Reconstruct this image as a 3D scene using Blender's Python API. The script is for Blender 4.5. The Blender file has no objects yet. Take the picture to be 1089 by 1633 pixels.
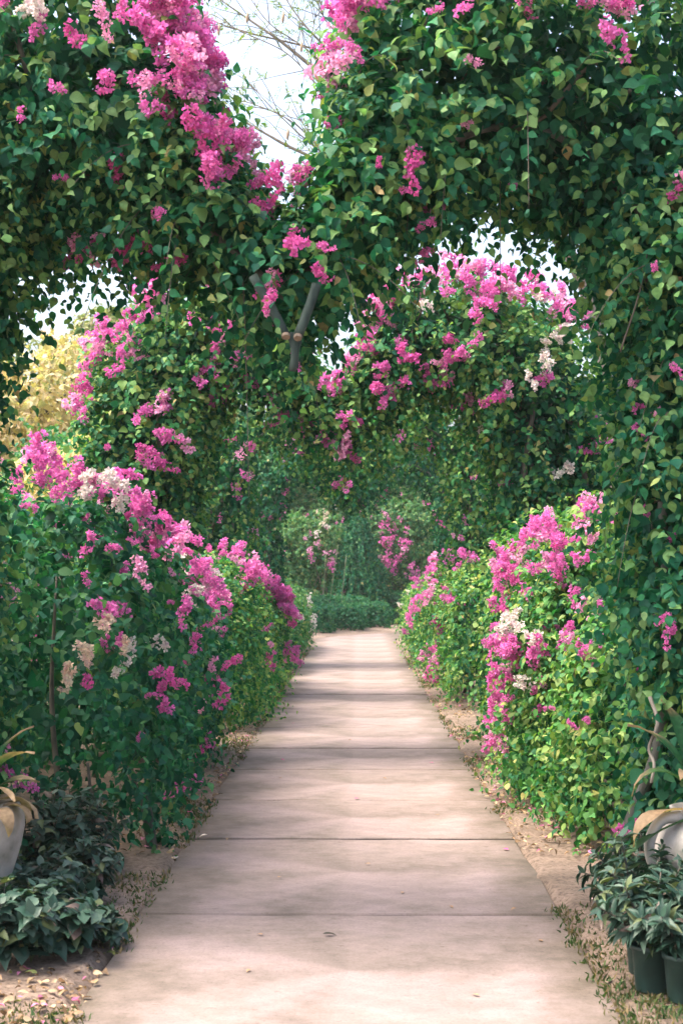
import bpy, math, random
import numpy as np
from mathutils import Matrix, Vector

random.seed(7)
rng = np.random.default_rng(11)
sc = bpy.context.scene
col = sc.collection
R = math.radians

# ------------------------------------------------------------------ camera
FPX = 2300.0                       # focal length in photo pixels (1089 x 1633)
CAM_H = 1.6
cam_d = bpy.data.cameras.new('camera')
cam = bpy.data.objects.new('camera', cam_d)
col.objects.link(cam)
cam_d.sensor_fit = 'VERTICAL'
cam_d.sensor_height = 36.0
cam_d.lens = 36.0 * FPX / 1633.0
cam_d.clip_start = 0.1
cam_d.clip_end = 1000
cam.location = (0, 0, CAM_H)
cam.rotation_euler = (R(90 + 2.53), 0, R(0.61))
cam_d.dof.use_dof = True
cam_d.dof.focus_distance = 9.0
cam_d.dof.aperture_fstop = 5.6
sc.camera = cam

# ------------------------------------------------------------------ sky, sun, exposure
SUN_EL, SUN_AZ = R(63), R(-98)     # azimuth from +Y (view direction), negative = left
w = bpy.data.worlds.new('World')
sc.world = w
w.use_nodes = True
nt = w.node_tree
bg = nt.nodes['Background']
sky = nt.nodes.new('ShaderNodeTexSky')
sky.sky_type = 'NISHITA'
sky.sun_disc = False
sky.sun_elevation = SUN_EL
sky.sun_rotation = SUN_AZ
sky.air_density = 1.0
sky.dust_density = 8.0
sky.ozone_density = 1.0
sky.altitude = 0
nt.links.new(sky.outputs[0], bg.inputs['Color'])
bg.inputs['Strength'].default_value = 0.15

sun_d = bpy.data.lights.new('sun', 'SUN')
sun_d.energy = 0.85
sun_d.angle = R(22)
sun_d.color = (1.0, 0.93, 0.84)
sun = bpy.data.objects.new('sun', sun_d)
col.objects.link(sun)
to_sun = Vector((math.sin(SUN_AZ) * math.cos(SUN_EL), math.cos(SUN_AZ) * math.cos(SUN_EL), math.sin(SUN_EL)))
sun.rotation_euler = to_sun.to_track_quat('Z', 'Y').to_euler()
sun.location = (-6, 4, 14)

sc.view_settings.view_transform = 'Standard'
sc.view_settings.look = 'None'
sc.view_settings.exposure = 2.08
sc.view_settings.gamma = 1.0
sc.view_settings.use_curve_mapping = False
sc.render.engine = 'CYCLES'
sc.cycles.max_bounces = 8
sc.cycles.diffuse_bounces = 4
sc.cycles.transmission_bounces = 5
sc.cycles.volume_bounces = 1
sc.cycles.use_denoising = True

# ------------------------------------------------------------------ node helpers and materials
def new_mat(name):
    m = bpy.data.materials.new(name)
    m.use_nodes = True
    m.node_tree.nodes.clear()
    return m, m.node_tree.nodes, m.node_tree.links

def ramp(N, stops):
    r = N.new('ShaderNodeValToRGB')
    e = r.color_ramp.elements
    while len(e) < len(stops):
        e.new(0.5)
    for i, (p, c) in enumerate(stops):
        e[i].position = p
        e[i].color = (*c, 1)
    return r

def leaf_material(name, trans=0.36, rough=0.55, spec=0.18, tint=(1.1, 1.25, 0.55), vein=True):
    """Leaf: colour of each leaf comes from the mesh attribute, thin translucent blade with a soft sheen."""
    m, N, L = new_mat(name)
    out = N.new('ShaderNodeOutputMaterial')
    at = N.new('ShaderNodeAttribute'); at.attribute_name = 'col'
    tc = N.new('ShaderNodeTexCoord')
    nz = N.new('ShaderNodeTexNoise'); nz.inputs['Scale'].default_value = 45; nz.inputs['Detail'].default_value = 2
    L.new(tc.outputs['Object'], nz.inputs['Vector'])
    mr = N.new('ShaderNodeMapRange')
    mr.inputs['From Min'].default_value = 0.3; mr.inputs['From Max'].default_value = 0.7
    mr.inputs['To Min'].default_value = 0.78; mr.inputs['To Max'].default_value = 1.22
    L.new(nz.outputs['Fac'], mr.inputs['Value'])
    mul = N.new('ShaderNodeMix'); mul.data_type = 'RGBA'; mul.blend_type = 'MULTIPLY'
    mul.inputs['Factor'].default_value = 1
    L.new(at.outputs['Color'], mul.inputs['A']); L.new(mr.outputs['Result'], mul.inputs['B'])
    pb = N.new('ShaderNodeBsdfPrincipled')
    pb.inputs['Roughness'].default_value = rough
    pb.inputs['Specular IOR Level'].default_value = spec
    L.new(mul.outputs['Result'], pb.inputs['Base Color'])
    tr = N.new('ShaderNodeBsdfTranslucent')
    tm = N.new('ShaderNodeMix'); tm.data_type = 'RGBA'; tm.blend_type = 'MULTIPLY'
    tm.inputs['Factor'].default_value = 1
    tm.inputs['B'].default_value = (*tint, 1)
    L.new(mul.outputs['Result'], tm.inputs['A']); L.new(tm.outputs['Result'], tr.inputs['Color'])
    mx = N.new('ShaderNodeMixShader'); mx.inputs['Fac'].default_value = trans
    L.new(pb.outputs[0], mx.inputs[1]); L.new(tr.outputs[0], mx.inputs[2])
    L.new(mx.outputs[0], out.inputs['Surface'])
    return m

M_leaf = leaf_material('leaf')
M_bract = leaf_material('bract', trans=0.42, rough=0.7, spec=0.15, tint=(1.0, 0.9, 1.0))
M_dry = leaf_material('dry_leaf', trans=0.2, rough=0.8, spec=0.1, tint=(1, 0.9, 0.7))
M_shade_leaf = leaf_material('shade_leaf', trans=0.15, rough=0.45, spec=0.28)

def bark_material(name, c0, c1, scale=18, rough=0.85, bump=0.35):
    m, N, L = new_mat(name)
    out = N.new('ShaderNodeOutputMaterial')
    pb = N.new('ShaderNodeBsdfPrincipled'); pb.inputs['Roughness'].default_value = rough
    tc = N.new('ShaderNodeTexCoord')
    mp = N.new('ShaderNodeMapping'); mp.inputs['Scale'].default_value = (1, 1, 0.22)
    nz = N.new('ShaderNodeTexNoise'); nz.inputs['Scale'].default_value = scale; nz.inputs['Detail'].default_value = 5
    L.new(tc.outputs['Object'], mp.inputs['Vector']); L.new(mp.outputs[0], nz.inputs['Vector'])
    r = ramp(N, [(0.3, c0), (0.7, c1)])
    L.new(nz.outputs['Fac'], r.inputs[0]); L.new(r.outputs[0], pb.inputs['Base Color'])
    b = N.new('ShaderNodeBump'); b.inputs['Strength'].default_value = bump; b.inputs['Distance'].default_value = 0.01
    L.new(nz.outputs['Fac'], b.inputs['Height']); L.new(b.outputs[0], pb.inputs['Normal'])
    L.new(pb.outputs[0], out.inputs['Surface'])
    return m

M_bark = bark_material('vine_bark', (0.045, 0.042, 0.032), (0.14, 0.125, 0.095), 30)
M_pole = bark_material('weathered_pole', (0.06, 0.062, 0.05), (0.17, 0.17, 0.145), 26)
M_strut = bark_material('shaded_pole', (0.010, 0.026, 0.021), (0.042, 0.070, 0.058), 30)  # shade of the leafy hollow is put into this dark green colour
M_cut = bark_material('cut_wood', (0.11, 0.085, 0.06), (0.22, 0.17, 0.12), 40)
M_pod = bark_material('pod_skin', (0.30, 0.22, 0.14), (0.46, 0.36, 0.25), 40)
M_darkpost = bark_material('dark_post', (0.035, 0.045, 0.035), (0.09, 0.10, 0.08), 30)
M_greybranch = bark_material('grey_branch', (0.10, 0.09, 0.07), (0.22, 0.195, 0.16), 20)
M_stake = bark_material('bamboo', (0.10, 0.13, 0.07), (0.20, 0.22, 0.13), 12)
M_wire = bark_material('frame_rod', (0.05, 0.06, 0.05), (0.13, 0.13, 0.11), 30)

def pot_material():
    m, N, L = new_mat('pot_plastic')
    out = N.new('ShaderNodeOutputMaterial')
    pb = N.new('ShaderNodeBsdfPrincipled')
    tc = N.new('ShaderNodeTexCoord')
    nz = N.new('ShaderNodeTexNoise'); nz.inputs['Scale'].default_value = 14; nz.inputs['Detail'].default_value = 6
    L.new(tc.outputs['Object'], nz.inputs['Vector'])
    r = ramp(N, [(0.35, (0.010, 0.030, 0.026)), (0.62, (0.018, 0.050, 0.042)), (0.8, (0.10, 0.105, 0.085))])
    L.new(nz.outputs['Fac'], r.inputs[0]); L.new(r.outputs[0], pb.inputs['Base Color'])
    r2 = ramp(N, [(0.3, (0.35,) * 3), (0.8, (0.7,) * 3)])
    L.new(nz.outputs['Fac'], r2.inputs[0]); L.new(r2.outputs[0], pb.inputs['Roughness'])
    L.new(pb.outputs[0], out.inputs['Surface'])
    return m
M_pot = pot_material()

def plain_noise(name, stops, scale, rough=0.9, bump=0.3, dist=0.01, detail=6, mapscale=(1, 1, 1)):
    m, N, L = new_mat(name)
    out = N.new('ShaderNodeOutputMaterial')
    pb = N.new('ShaderNodeBsdfPrincipled'); pb.inputs['Roughness'].default_value = rough
    tc = N.new('ShaderNodeTexCoord')
    mp = N.new('ShaderNodeMapping'); mp.inputs['Scale'].default_value = mapscale
    nz = N.new('ShaderNodeTexNoise'); nz.inputs['Scale'].default_value = scale; nz.inputs['Detail'].default_value = detail
    L.new(tc.outputs['Object'], mp.inputs['Vector']); L.new(mp.outputs[0], nz.inputs['Vector'])
    r = ramp(N, stops)
    L.new(nz.outputs['Fac'], r.inputs[0]); L.new(r.outputs[0], pb.inputs['Base Color'])
    b = N.new('ShaderNodeBump'); b.inputs['Strength'].default_value = bump; b.inputs['Distance'].default_value = dist
    L.new(nz.outputs['Fac'], b.inputs['Height']); L.new(b.outputs[0], pb.inputs['Normal'])
    L.new(pb.outputs[0], out.inputs['Surface'])
    return m
M_urn = plain_noise('weathered_ceramic', [(0.32, (0.06, 0.065, 0.05)), (0.43, (0.22, 0.21, 0.18)), (0.55, (0.34, 0.315, 0.285)), (0.75, (0.42, 0.39, 0.355))], 7, 0.6, 0.3)
M_soil = plain_noise('potting_soil', [(0.3, (0.02, 0.016, 0.012)), (0.7, (0.07, 0.055, 0.04))], 60, 0.95, 0.6)
M_bed = plain_noise('joint_dirt', [(0.3, (0.035, 0.034, 0.026)), (0.7, (0.11, 0.10, 0.075))], 25, 0.95, 0.5)

def ground_material():
    m, N, L = new_mat('sandy_soil')
    out = N.new('ShaderNodeOutputMaterial')
    pb = N.new('ShaderNodeBsdfPrincipled'); pb.inputs['Roughness'].default_value = 0.95
    tc = N.new('ShaderNodeTexCoord')
    n1 = N.new('ShaderNodeTexNoise'); n1.inputs['Scale'].default_value = 1.4; n1.inputs['Detail'].default_value = 7; n1.inputs['Roughness'].default_value = 0.65
    n2 = N.new('ShaderNodeTexNoise'); n2.inputs['Scale'].default_value = 38; n2.inputs['Detail'].default_value = 6; n2.inputs['Roughness'].default_value = 0.7
    for n in (n1, n2):
        L.new(tc.outputs['Object'], n.inputs['Vector'])
    r1 = ramp(N, [(0.32, (0.12, 0.088, 0.064)), (0.5, (0.215, 0.158, 0.12)), (0.68, (0.30, 0.223, 0.175))])
    r2 = ramp(N, [(0.36, (0.30, 0.27, 0.22)), (0.5, (0.85, 0.83, 0.8)), (0.66, (1.12, 1.1, 1.05))])
    L.new(n1.outputs['Fac'], r1.inputs[0]); L.new(n2.outputs['Fac'], r2.inputs[0])
    mx = N.new('ShaderNodeMix'); mx.data_type = 'RGBA'; mx.blend_type = 'MULTIPLY'; mx.inputs['Factor'].default_value = 0.85
    L.new(r1.outputs[0], mx.inputs['A']); L.new(r2.outputs[0], mx.inputs['B'])
    L.new(mx.outputs['Result'], pb.inputs['Base Color'])
    b = N.new('ShaderNodeBump'); b.inputs['Strength'].default_value = 0.7; b.inputs['Distance'].default_value = 0.02
    L.new(n2.outputs['Fac'], b.inputs['Height']); L.new(b.outputs[0], pb.inputs['Normal'])
    L.new(pb.outputs[0], out.inputs['Surface'])
    return m
M_ground = ground_material()

def concrete_material():
    """Worn pinkish concrete: broad cross streaks, grey algae stains, fine grain, dark pits."""
    m, N, L = new_mat('worn_concrete')
    out = N.new('ShaderNodeOutputMaterial')
    pb = N.new('ShaderNodeBsdfPrincipled')
    tc = N.new('ShaderNodeTexCoord')
    oi = N.new('ShaderNodeObjectInfo')
    def noise(sc3, scale, det, rgh=0.6):
        mp = N.new('ShaderNodeMapping'); mp.inputs['Scale'].default_value = sc3
        n = N.new('ShaderNodeTexNoise'); n.inputs['Scale'].default_value = scale
        n.inputs['Detail'].default_value = det; n.inputs['Roughness'].default_value = rgh
        L.new(tc.outputs['Object'], mp.inputs['Vector']); L.new(mp.outputs[0], n.inputs['Vector'])
        return n
    def mult(a, b, f=1.0):
        x = N.new('ShaderNodeMix'); x.data_type = 'RGBA'; x.blend_type = 'MULTIPLY'; x.inputs['Factor'].default_value = f
        L.new(a, x.inputs['A']); L.new(b, x.inputs['B'])
        return x.outputs['Result']
    streak = noise((0.9, 1.35, 1), 2.6, 12, 0.74)
    r1 = ramp(N, [(0.30, (0.172, 0.137, 0.124)), (0.43, (0.232, 0.181, 0.166)), (0.55, (0.274, 0.210, 0.195)), (0.72, (0.33, 0.254, 0.238))])
    L.new(streak.outputs['Fac'], r1.inputs[0])
    stain = noise((0.8, 0.9, 1), 1.25, 6, 0.72)
    r2 = ramp(N, [(0.36, (0.56, 0.58, 0.52)), (0.49, (0.86, 0.87, 0.83)), (0.57, (1, 1, 1))])
    L.new(stain.outputs['Fac'], r2.inputs[0])
    c = mult(r1.outputs[0], r2.outputs[0], 1.0)
    grain = noise((1, 0.8, 1), 75, 8, 0.8)
    r3 = ramp(N, [(0.34, (0.62, 0.61, 0.59)), (0.46, (0.97,) * 3), (0.66, (1.12,) * 3)])
    L.new(grain.outputs['Fac'], r3.inputs[0])
    c = mult(c, r3.outputs[0], 0.8)
    pits = noise((0.8, 1.7, 1), 13, 6, 0.65)
    r4 = ramp(N, [(0.30, (0.42, 0.40, 0.36)), (0.37, (1, 1, 1))])
    L.new(pits.outputs['Fac'], r4.inputs[0])
    c = mult(c, r4.outputs[0], 0.8)
    # mossy grey grime in a ragged strip along both long edges
    sep = N.new('ShaderNodeSeparateXYZ'); L.new(tc.outputs['Object'], sep.inputs[0])
    ab = N.new('ShaderNodeMath'); ab.operation = 'ABSOLUTE'; L.new(sep.outputs['X'], ab.inputs[0])
    ng = noise((1, 0.8, 1), 3.2, 6, 0.7)
    ad = N.new('ShaderNodeMath'); ad.operation = 'MULTIPLY_ADD'
    L.new(ng.outputs['Fac'], ad.inputs[0]); ad.inputs[1].default_value = 0.7; L.new(ab.outputs[0], ad.inputs[2])
    r5 = ramp(N, [(0.0, (1, 1, 1)), (0.55, (1, 1, 1)), (1.0, (0.52, 0.53, 0.45))])
    sub = N.new('ShaderNodeMapRange'); sub.inputs['From Min'].default_value = 0.55; sub.inputs['From Max'].default_value = 1.38
    L.new(ad.outputs[0], sub.inputs['Value']); L.new(sub.outputs['Result'], r5.inputs[0])
    c = mult(c, r5.outputs[0], 1.0)
    L.new(c, pb.inputs['Base Color'])
    pb.inputs['Roughness'].default_value = 0.85
    pb.inputs['Specular IOR Level'].default_value = 0.3
    b = N.new('ShaderNodeBump'); b.inputs['Strength'].default_value = 0.25; b.inputs['Distance'].default_value = 0.006
    L.new(streak.outputs['Fac'], b.inputs['Height'])
    b2 = N.new('ShaderNodeBump'); b2.inputs['Strength'].default_value = 0.2; b2.inputs['Distance'].default_value = 0.002
    L.new(grain.outputs['Fac'], b2.inputs['Height']); L.new(b.outputs[0], b2.inputs['Normal'])
    L.new(b2.outputs[0], pb.inputs['Normal'])
    L.new(pb.outputs[0], out.inputs['Surface'])
    return m
M_concrete = concrete_material()

# ------------------------------------------------------------------ object helpers
def tag(o, label=None, cat=None, group=None, kind=None):
    if label: o['label'] = label
    if cat: o['category'] = cat
    if group: o['group'] = group
    if kind: o['kind'] = kind
    return o

def empty(name, loc, label, cat, group=None):
    o = bpy.data.objects.new(name, None)
    o.empty_display_size = 0.2
    o.location = loc
    col.objects.link(o)
    return tag(o, label, cat, group)

def tri_mesh(name, V, T, C=None, mat=None, smooth=True):
    V = np.asarray(V, np.float32); T = np.asarray(T, np.int32)
    me = bpy.data.meshes.new(name)
    me.vertices.add(len(V)); me.vertices.foreach_set('co', V.ravel())
    me.loops.add(T.size); me.loops.foreach_set('vertex_index', T.ravel())
    me.polygons.add(len(T))
    me.polygons.foreach_set('loop_start', np.arange(0, T.size, 3, dtype=np.int32))
    me.update(calc_edges=True)
    if smooth:
        me.polygons.foreach_set('use_smooth', np.ones(len(T), dtype=bool))
    if C is not None:
        a = me.attributes.new('col', 'FLOAT_COLOR', 'POINT')
        C4 = np.ones((len(V), 4), np.float32); C4[:, :3] = C
        a.data.foreach_set('color', C4.ravel())
    if mat: me.materials.append(mat)
    return me

def poly_mesh(name, V, F, mat=None, smooth=False):
    me = bpy.data.meshes.new(name)
    me.from_pydata([tuple(v) for v in V], [], F)
    me.update()
    if smooth:
        me.polygons.foreach_set('use_smooth', np.ones(len(F), dtype=bool))
    if mat: me.materials.append(mat)
    return me

def link(name, me, parent=None, loc=None):
    o = bpy.data.objects.new(name, me)
    col.objects.link(o)
    if parent is not None: o.parent = parent
    if loc is not None: o.location = loc
    return o

def tube_data(pts, radii, sides=7, wob=0.0, seed=0):
    """Vertices and quads of a tube along pts; rounded ends closed with fans."""
    r_ = np.random.default_rng(seed)
    P = np.asarray(pts, float); n = len(P)
    rad = np.full(n, radii, float) if np.isscalar(radii) else np.asarray(radii, float)
    T = np.gradient(P, axis=0); T /= np.linalg.norm(T, axis=1)[:, None] + 1e-9
    ref = np.array([0.0, 0, 1]) if abs(T[0, 2]) < 0.9 else np.array([1.0, 0, 0])
    V = []
    for i in range(n):
        a = np.cross(T[i], ref); a /= np.linalg.norm(a) + 1e-9
        b = np.cross(T[i], a); ref = np.cross(a, T[i])
        for k in range(sides):
            th = 2 * math.pi * k / sides
            rr = rad[i] * (1 + wob * r_.uniform(-1, 1))
            V.append(P[i] + rr * (math.cos(th) * a + math.sin(th) * b))
    F = []
    for i in range(n - 1):
        for k in range(sides):
            k2 = (k + 1) % sides
            F.append((i * sides + k, i * sides + k2, (i + 1) * sides + k2, (i + 1) * sides + k))
    c0 = len(V); V.append(P[0]); V.append(P[-1])
    for k in range(sides):
        k2 = (k + 1) % sides
        F.append((k2, k, c0)); F.append(((n - 1) * sides + k, (n - 1) * sides + k2, c0 + 1))
    return V, F

def smooth_path(ctrl, n):
    """Catmull-Rom through control points."""
    C = np.asarray(ctrl, float)
    C = np.vstack([2 * C[0] - C[1], C, 2 * C[-1] - C[-2]])
    out = []
    segs = len(C) - 3
    for s in np.linspace(0, segs - 1e-6, n):
        i = int(s); t = s - i
        p0, p1, p2, p3 = C[i], C[i + 1], C[i + 2], C[i + 3]
        out.append(0.5 * ((2 * p1) + (p2 - p0) * t + (2 * p0 - 5 * p1 + 4 * p2 - p3) * t * t + (3 * p1 - p0 - 3 * p2 + p3) * t ** 3))
    return np.array(out)

def tube(name, ctrl, r0, r1, mat, parent=None, base=(0, 0, 0), n=12, sides=7, wob=0.06, seed=0):
    P = smooth_path(ctrl, n) - np.asarray(base, float)
    V, F = tube_data(P, np.linspace(r0, r1, n), sides, wob, seed)
    return link(name, poly_mesh(name, V, F, mat, True), parent)

class Joined:
    def __init__(self): self.V = []; self.F = []
    def add(self, V, F):
        o = len(self.V); self.V.extend(V); self.F.extend([tuple(i + o for i in f) for f in F])
    def build(self, name, mat, parent=None, smooth=True):
        return link(name, poly_mesh(name, self.V, self.F, mat, smooth), parent)

def W(px, py, Y):
    """Point seen at photo pixel (px, py) when it stands Y metres ahead: used to survey the place."""
    return np.array([(px - 569.0) / FPX * Y, Y, CAM_H + (918.0 - py) / FPX * Y])

cam_yaw, cam_pitch = R(0.61), R(2.53)
def project(P):
    """World points -> photo pixels and depth, with the real camera."""
    P = np.asarray(P, float) - np.array([0, 0, CAM_H])
    fw = np.array([-math.sin(cam_yaw) * math.cos(cam_pitch), math.cos(cam_yaw) * math.cos(cam_pitch), math.sin(cam_pitch)])
    rt = np.array([math.cos(cam_yaw), math.sin(cam_yaw), 0])
    up = np.cross(rt, fw)
    d = np.maximum(P @ fw, 0.05)
    return 544.5 + FPX * (P @ rt) / d, 816.5 - FPX * (P @ up) / d, d

def noise3(P, f, seed=0):
    """Smooth pseudo-noise in about -1..1 from rotated sines."""
    r_ = np.random.default_rng(1000 + seed)
    out = np.zeros(len(P))
    for k in range(7):
        d = r_.normal(size=3); d /= np.linalg.norm(d)
        out += np.sin(P @ d * f * r_.uniform(0.6, 1.7) + r_.uniform(0, 6.28))
    return out / 3.2

def unit(a):
    return a / (np.linalg.norm(a, axis=-1, keepdims=True) + 1e-9)

# ------------------------------------------------------------------ leaves
LEAF_V = np.array([[0, 0, 0], [-.20, .10, .03], [-.35, .28, .06], [-.34, .50, .05], [-.19, .76, .01], [.20, .10, .03], [.35, .28, .06],
                   [.34, .50, .05], [.19, .76, .01], [0, .30, -.02], [0, .62, -.015], [0, 1.02, -.13]])
LEAF_T = np.array([[0, 9, 1], [1, 9, 2], [2, 9, 3], [3, 9, 10], [3, 10, 4], [4, 10, 11], [0, 5, 9], [5, 6, 9], [6, 7, 9], [7, 10, 9], [7, 8, 10], [8, 11, 10]])
LEAF_VM = np.array([[0, 0, 0], [-.34, .24, .055], [0, .27, -.015], [.34, .24, .055],
                   [-.30, .58, .035], [0, .60, -.01], [.30, .58, .035], [0, 1.0, -.11]])
LEAF_TM = np.array([[0, 2, 1], [0, 3, 2], [1, 2, 5], [1, 5, 4], [2, 3, 6], [2, 6, 5], [4, 5, 7], [5, 6, 7]])
LEAF_V2 = np.array([[0, 0, 0], [-.36, .40, .05], [.36, .40, .05], [0, 1.0, -.1]])
LEAF_T2 = np.array([[0, 3, 1], [0, 2, 3]])

PAL = {   # leaf base colours: deep, mid, fresh, yellowed, dry
    'arch':  ([(.010, .095, .052), (.030, .165, .074), (.150, .285, .098), (.27, .33, .11), (.36, .28, .13)], [.32, .38, .28, .018, .003]),
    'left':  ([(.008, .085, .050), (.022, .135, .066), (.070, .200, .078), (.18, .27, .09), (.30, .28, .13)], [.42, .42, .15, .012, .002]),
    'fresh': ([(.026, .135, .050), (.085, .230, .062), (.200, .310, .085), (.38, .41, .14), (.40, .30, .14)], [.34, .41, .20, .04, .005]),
    'mid':   ([(.014, .120, .054), (.045, .190, .066), (.165, .300, .085), (.31, .36, .12), (.36, .28, .13)], [.26, .40, .29, .045, .004]),
    'far':   ([(.024, .130, .060), (.060, .190, .070), (.130, .250, .085), (.25, .30, .11), (.30, .25, .12)], [.30, .42, .24, .035, .004]),
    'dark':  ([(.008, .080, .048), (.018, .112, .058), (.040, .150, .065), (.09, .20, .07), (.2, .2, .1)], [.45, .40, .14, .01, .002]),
    'gold':  ([(.40, .32, .16), (.52, .42, .23), (.60, .50, .30), (.36, .36, .18), (.62, .54, .38)], [.22, .38, .25, .10, .05]),
    'olive': ([(.14, .17, .07), (.22, .25, .10), (.30, .31, .14), (.34, .34, .16), (.3, .24, .15)], [.3, .35, .2, .1, .05]),
}

class Leaves:
    """A batch of leaves: origin, tip direction, blade normal, length, width ratio, colour."""
    def __init__(self):
        self.o = []; self.d = []; self.n = []; self.s = []; self.w = []; self.c = []; self.k = []
    def add(self, o, d, n, s, w, c, k):
        self.o.append(o); self.d.append(d); self.n.append(n); self.s.append(s); self.w.append(w); self.c.append(c); self.k.append(k)
    def join(self):
        for f in 'odnswck': setattr(self, f, np.concatenate(getattr(self, f)))
        d = unit(self.d); n = self.n - (self.n * d).sum(1, keepdims=True) * d
        self.d = d; self.n = unit(n); self.b = np.cross(self.d, self.n)
        return self
    def mesh(self, name, keep, mat, lod=0):
        """One mesh of many leaves; lod per leaf: 0 near outline, 1 far diamond, 2 middle."""
        lod = np.full(len(self.o), lod) if np.isscalar(lod) else lod
        Vs, Ts, Cs, off = [], [], [], 0
        for q, (TV, TT) in enumerate(((LEAF_V, LEAF_T), (LEAF_V2, LEAF_T2), (LEAF_VM, LEAF_TM))):
            kp = keep & (lod == q)
            if not kp.any(): continue
            o, d, n, b, s, w_, c = (getattr(self, f)[kp] for f in ('o', 'd', 'n', 'b', 's', 'w', 'c'))
            m, k = len(o), len(TV)
            cur = rng.uniform(0.0, 3.2, m)
            V = (o[:, None] + s[:, None, None] * (TV[None, :, 0:1] * (b * w_[:, None])[:, None] + TV[None, :, 1:2] * d[:, None]
                 + (TV[None, :, 2:3] * cur[:, None, None]) * n[:, None]))
            Ts.append((TT[None] + (np.arange(m) * k)[:, None, None]).reshape(-1, 3) + off)
            Vs.append(V.reshape(-1, 3)); Cs.append(np.repeat(c, k, axis=0)); off += m * k
        return tri_mesh(name, np.concatenate(Vs), np.concatenate(Ts), np.concatenate(Cs), mat)

def pick_colour(pal, m, shift=None):
    cs, p = PAL[pal]
    cs = np.array(cs)
    p = np.array(p) / np.sum(p)
    g = p[:3] / p[:3].sum()
    u = rng.random(m)
    if shift is not None: u = np.clip(u + shift, 0, 0.9999)
    k = np.clip(np.searchsorted(np.cumsum(g), u), 0, 2)
    v = rng.random(m)
    k = np.where(v < p[4], 4, np.where(v < p[3] + p[4], 3, k))
    c = cs[k] * rng.uniform(0.78, 1.25, (m, 1)) * rng.uniform(0.92, 1.08, (m, 3))
    return c, k

def sprigs(P, Nn, pal, leaf=0.07, per=8, length=0.26, droop=0.5, spread=0.6, fresh_z=None, wr=1.0):
    """Short drooping shoots with alternate leaves, one at each surface point."""
    B = Leaves()
    m = len(P)
    a0 = unit(Nn * 0.8 + rng.normal(size=(m, 3)) * spread + np.array([0, 0, 0.15]))
    Ls = length * rng.uniform(0.5, 1.5, m)
    bright = noise3(P, 3.5, 3) * 0.12
    side0 = unit(np.cross(a0, rng.normal(size=(m, 3))))
    side1 = np.cross(a0, side0)
    for j in range(per):
        t = (j + rng.uniform(0.2, 0.8, m)) / per
        pos = P + a0 * (Ls * t)[:, None] + np.array([0, 0, -1.0]) * (droop * Ls * t ** 2)[:, None]
        ang = j * 2.4 + rng.uniform(-0.5, 0.5, m)
        sd = side0 * np.cos(ang)[:, None] + side1 * np.sin(ang)[:, None]
        d = a0 * 0.35 + sd * 0.75 + np.array([0, 0, -0.55 * droop * 2]) + rng.normal(size=(m, 3)) * 0.25
        n = Nn * 0.55 + np.array([0, 0, 0.55]) + rng.normal(size=(m, 3)) * 0.38
        s = leaf * np.clip(rng.normal(0.97, 0.24, m), .4, 1.4) * (1.08 - 0.45 * t)
        shift = bright + 0.16 * (t - 0.5)
        if fresh_z is not None:
            shift = shift + np.clip((pos[:, 2] - fresh_z[0]) / (fresh_z[1] - fresh_z[0]), 0, 1) * 0.16
        c, k = pick_colour(pal, m, shift)
        B.add(pos, d, n, s, rng.uniform(0.85, 1.2, m) * wr, c, k)
    return B.join()

# shared single-leaf meshes: five colour classes, several tints and bends each
def leaf_variants(pal, mat, tag_='leaf'):
    out = []
    cs, _ = PAL[pal]
    for k, c in enumerate(cs):
        row = []
        for q in range(5):
            bend = [0.5, 1.1, 1.7, 0.2, 2.3][q]
            V = LEAF_V.copy(); V[:, 2] *= bend
            tint = np.array(c) * [0.82, 0.95, 1.0, 1.1, 1.22][q]
            row.append(tri_mesh(tag_, V, LEAF_T, np.repeat(tint[None], len(LEAF_V), 0), mat))
        out.append(row)
    return out

# ------------------------------------------------------------------ flower clusters
def cluster_mesh(name, nf, rad, colr, seed, young=0.12):
    """Bougainvillea panicle: nf flowers of three papery ovate bracts round a tiny pale tube, in an uneven heap."""
    r_ = np.random.default_rng(seed)
    V = []; T = []; C = []
    ax_ = unit(r_.normal(size=3)); lobes = np.array([ax_ * rad * u for u in np.linspace(-1.5, 1.5, 6)]) + r_.normal(size=(6, 3)) * rad * 0.42
    for i in range(nf):
        dirn = unit(r_.normal(size=3) + np.array([0, 0, 0.35]))
        c = lobes[i % 6] + dirn * rad * r_.uniform(0.15, 0.75)
        axis = unit(dirn + r_.normal(size=3) * 0.45)
        s0 = unit(np.cross(axis, r_.normal(size=3))); s1 = np.cross(axis, s0)
        L = r_.uniform(0.024, 0.036)
        cc = np.array(colr) * r_.uniform(0.8, 1.18) * r_.uniform(0.94, 1.06, 3)
        if r_.random() < young: cc = cc * 0.6 + np.array([0.34, 0.16, 0.24]) * 0.6
        ph = r_.uniform(0, 6.28)
        for k in range(3):
            th = ph + k * 2.094 + r_.uniform(-.2, .2)
            out = s0 * math.cos(th) + s1 * math.sin(th)
            tg = -s0 * math.sin(th) + s1 * math.cos(th)
            op = r_.uniform(0.45, 1.1)
            d = unit(out * math.sin(op) + axis * math.cos(op))
            b = len(V)
            wd = L * 0.50
            V += [c, c + d * L * .56 + tg * wd + out * .004, c + d * L * .52 - out * .003, c + d * L * .56 - tg * wd + out * .004, c + d * L + out * .007]
            T += [[b, b + 1, b + 2], [b, b + 2, b + 3], [b + 1, b + 4, b + 2], [b + 2, b + 4, b + 3]]
            C += [cc * .85, cc, cc * .9, cc, cc * 1.06]
    return tri_mesh(name, np.array(V), np.array(T), np.array(C), M_bract, smooth=False)

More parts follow.
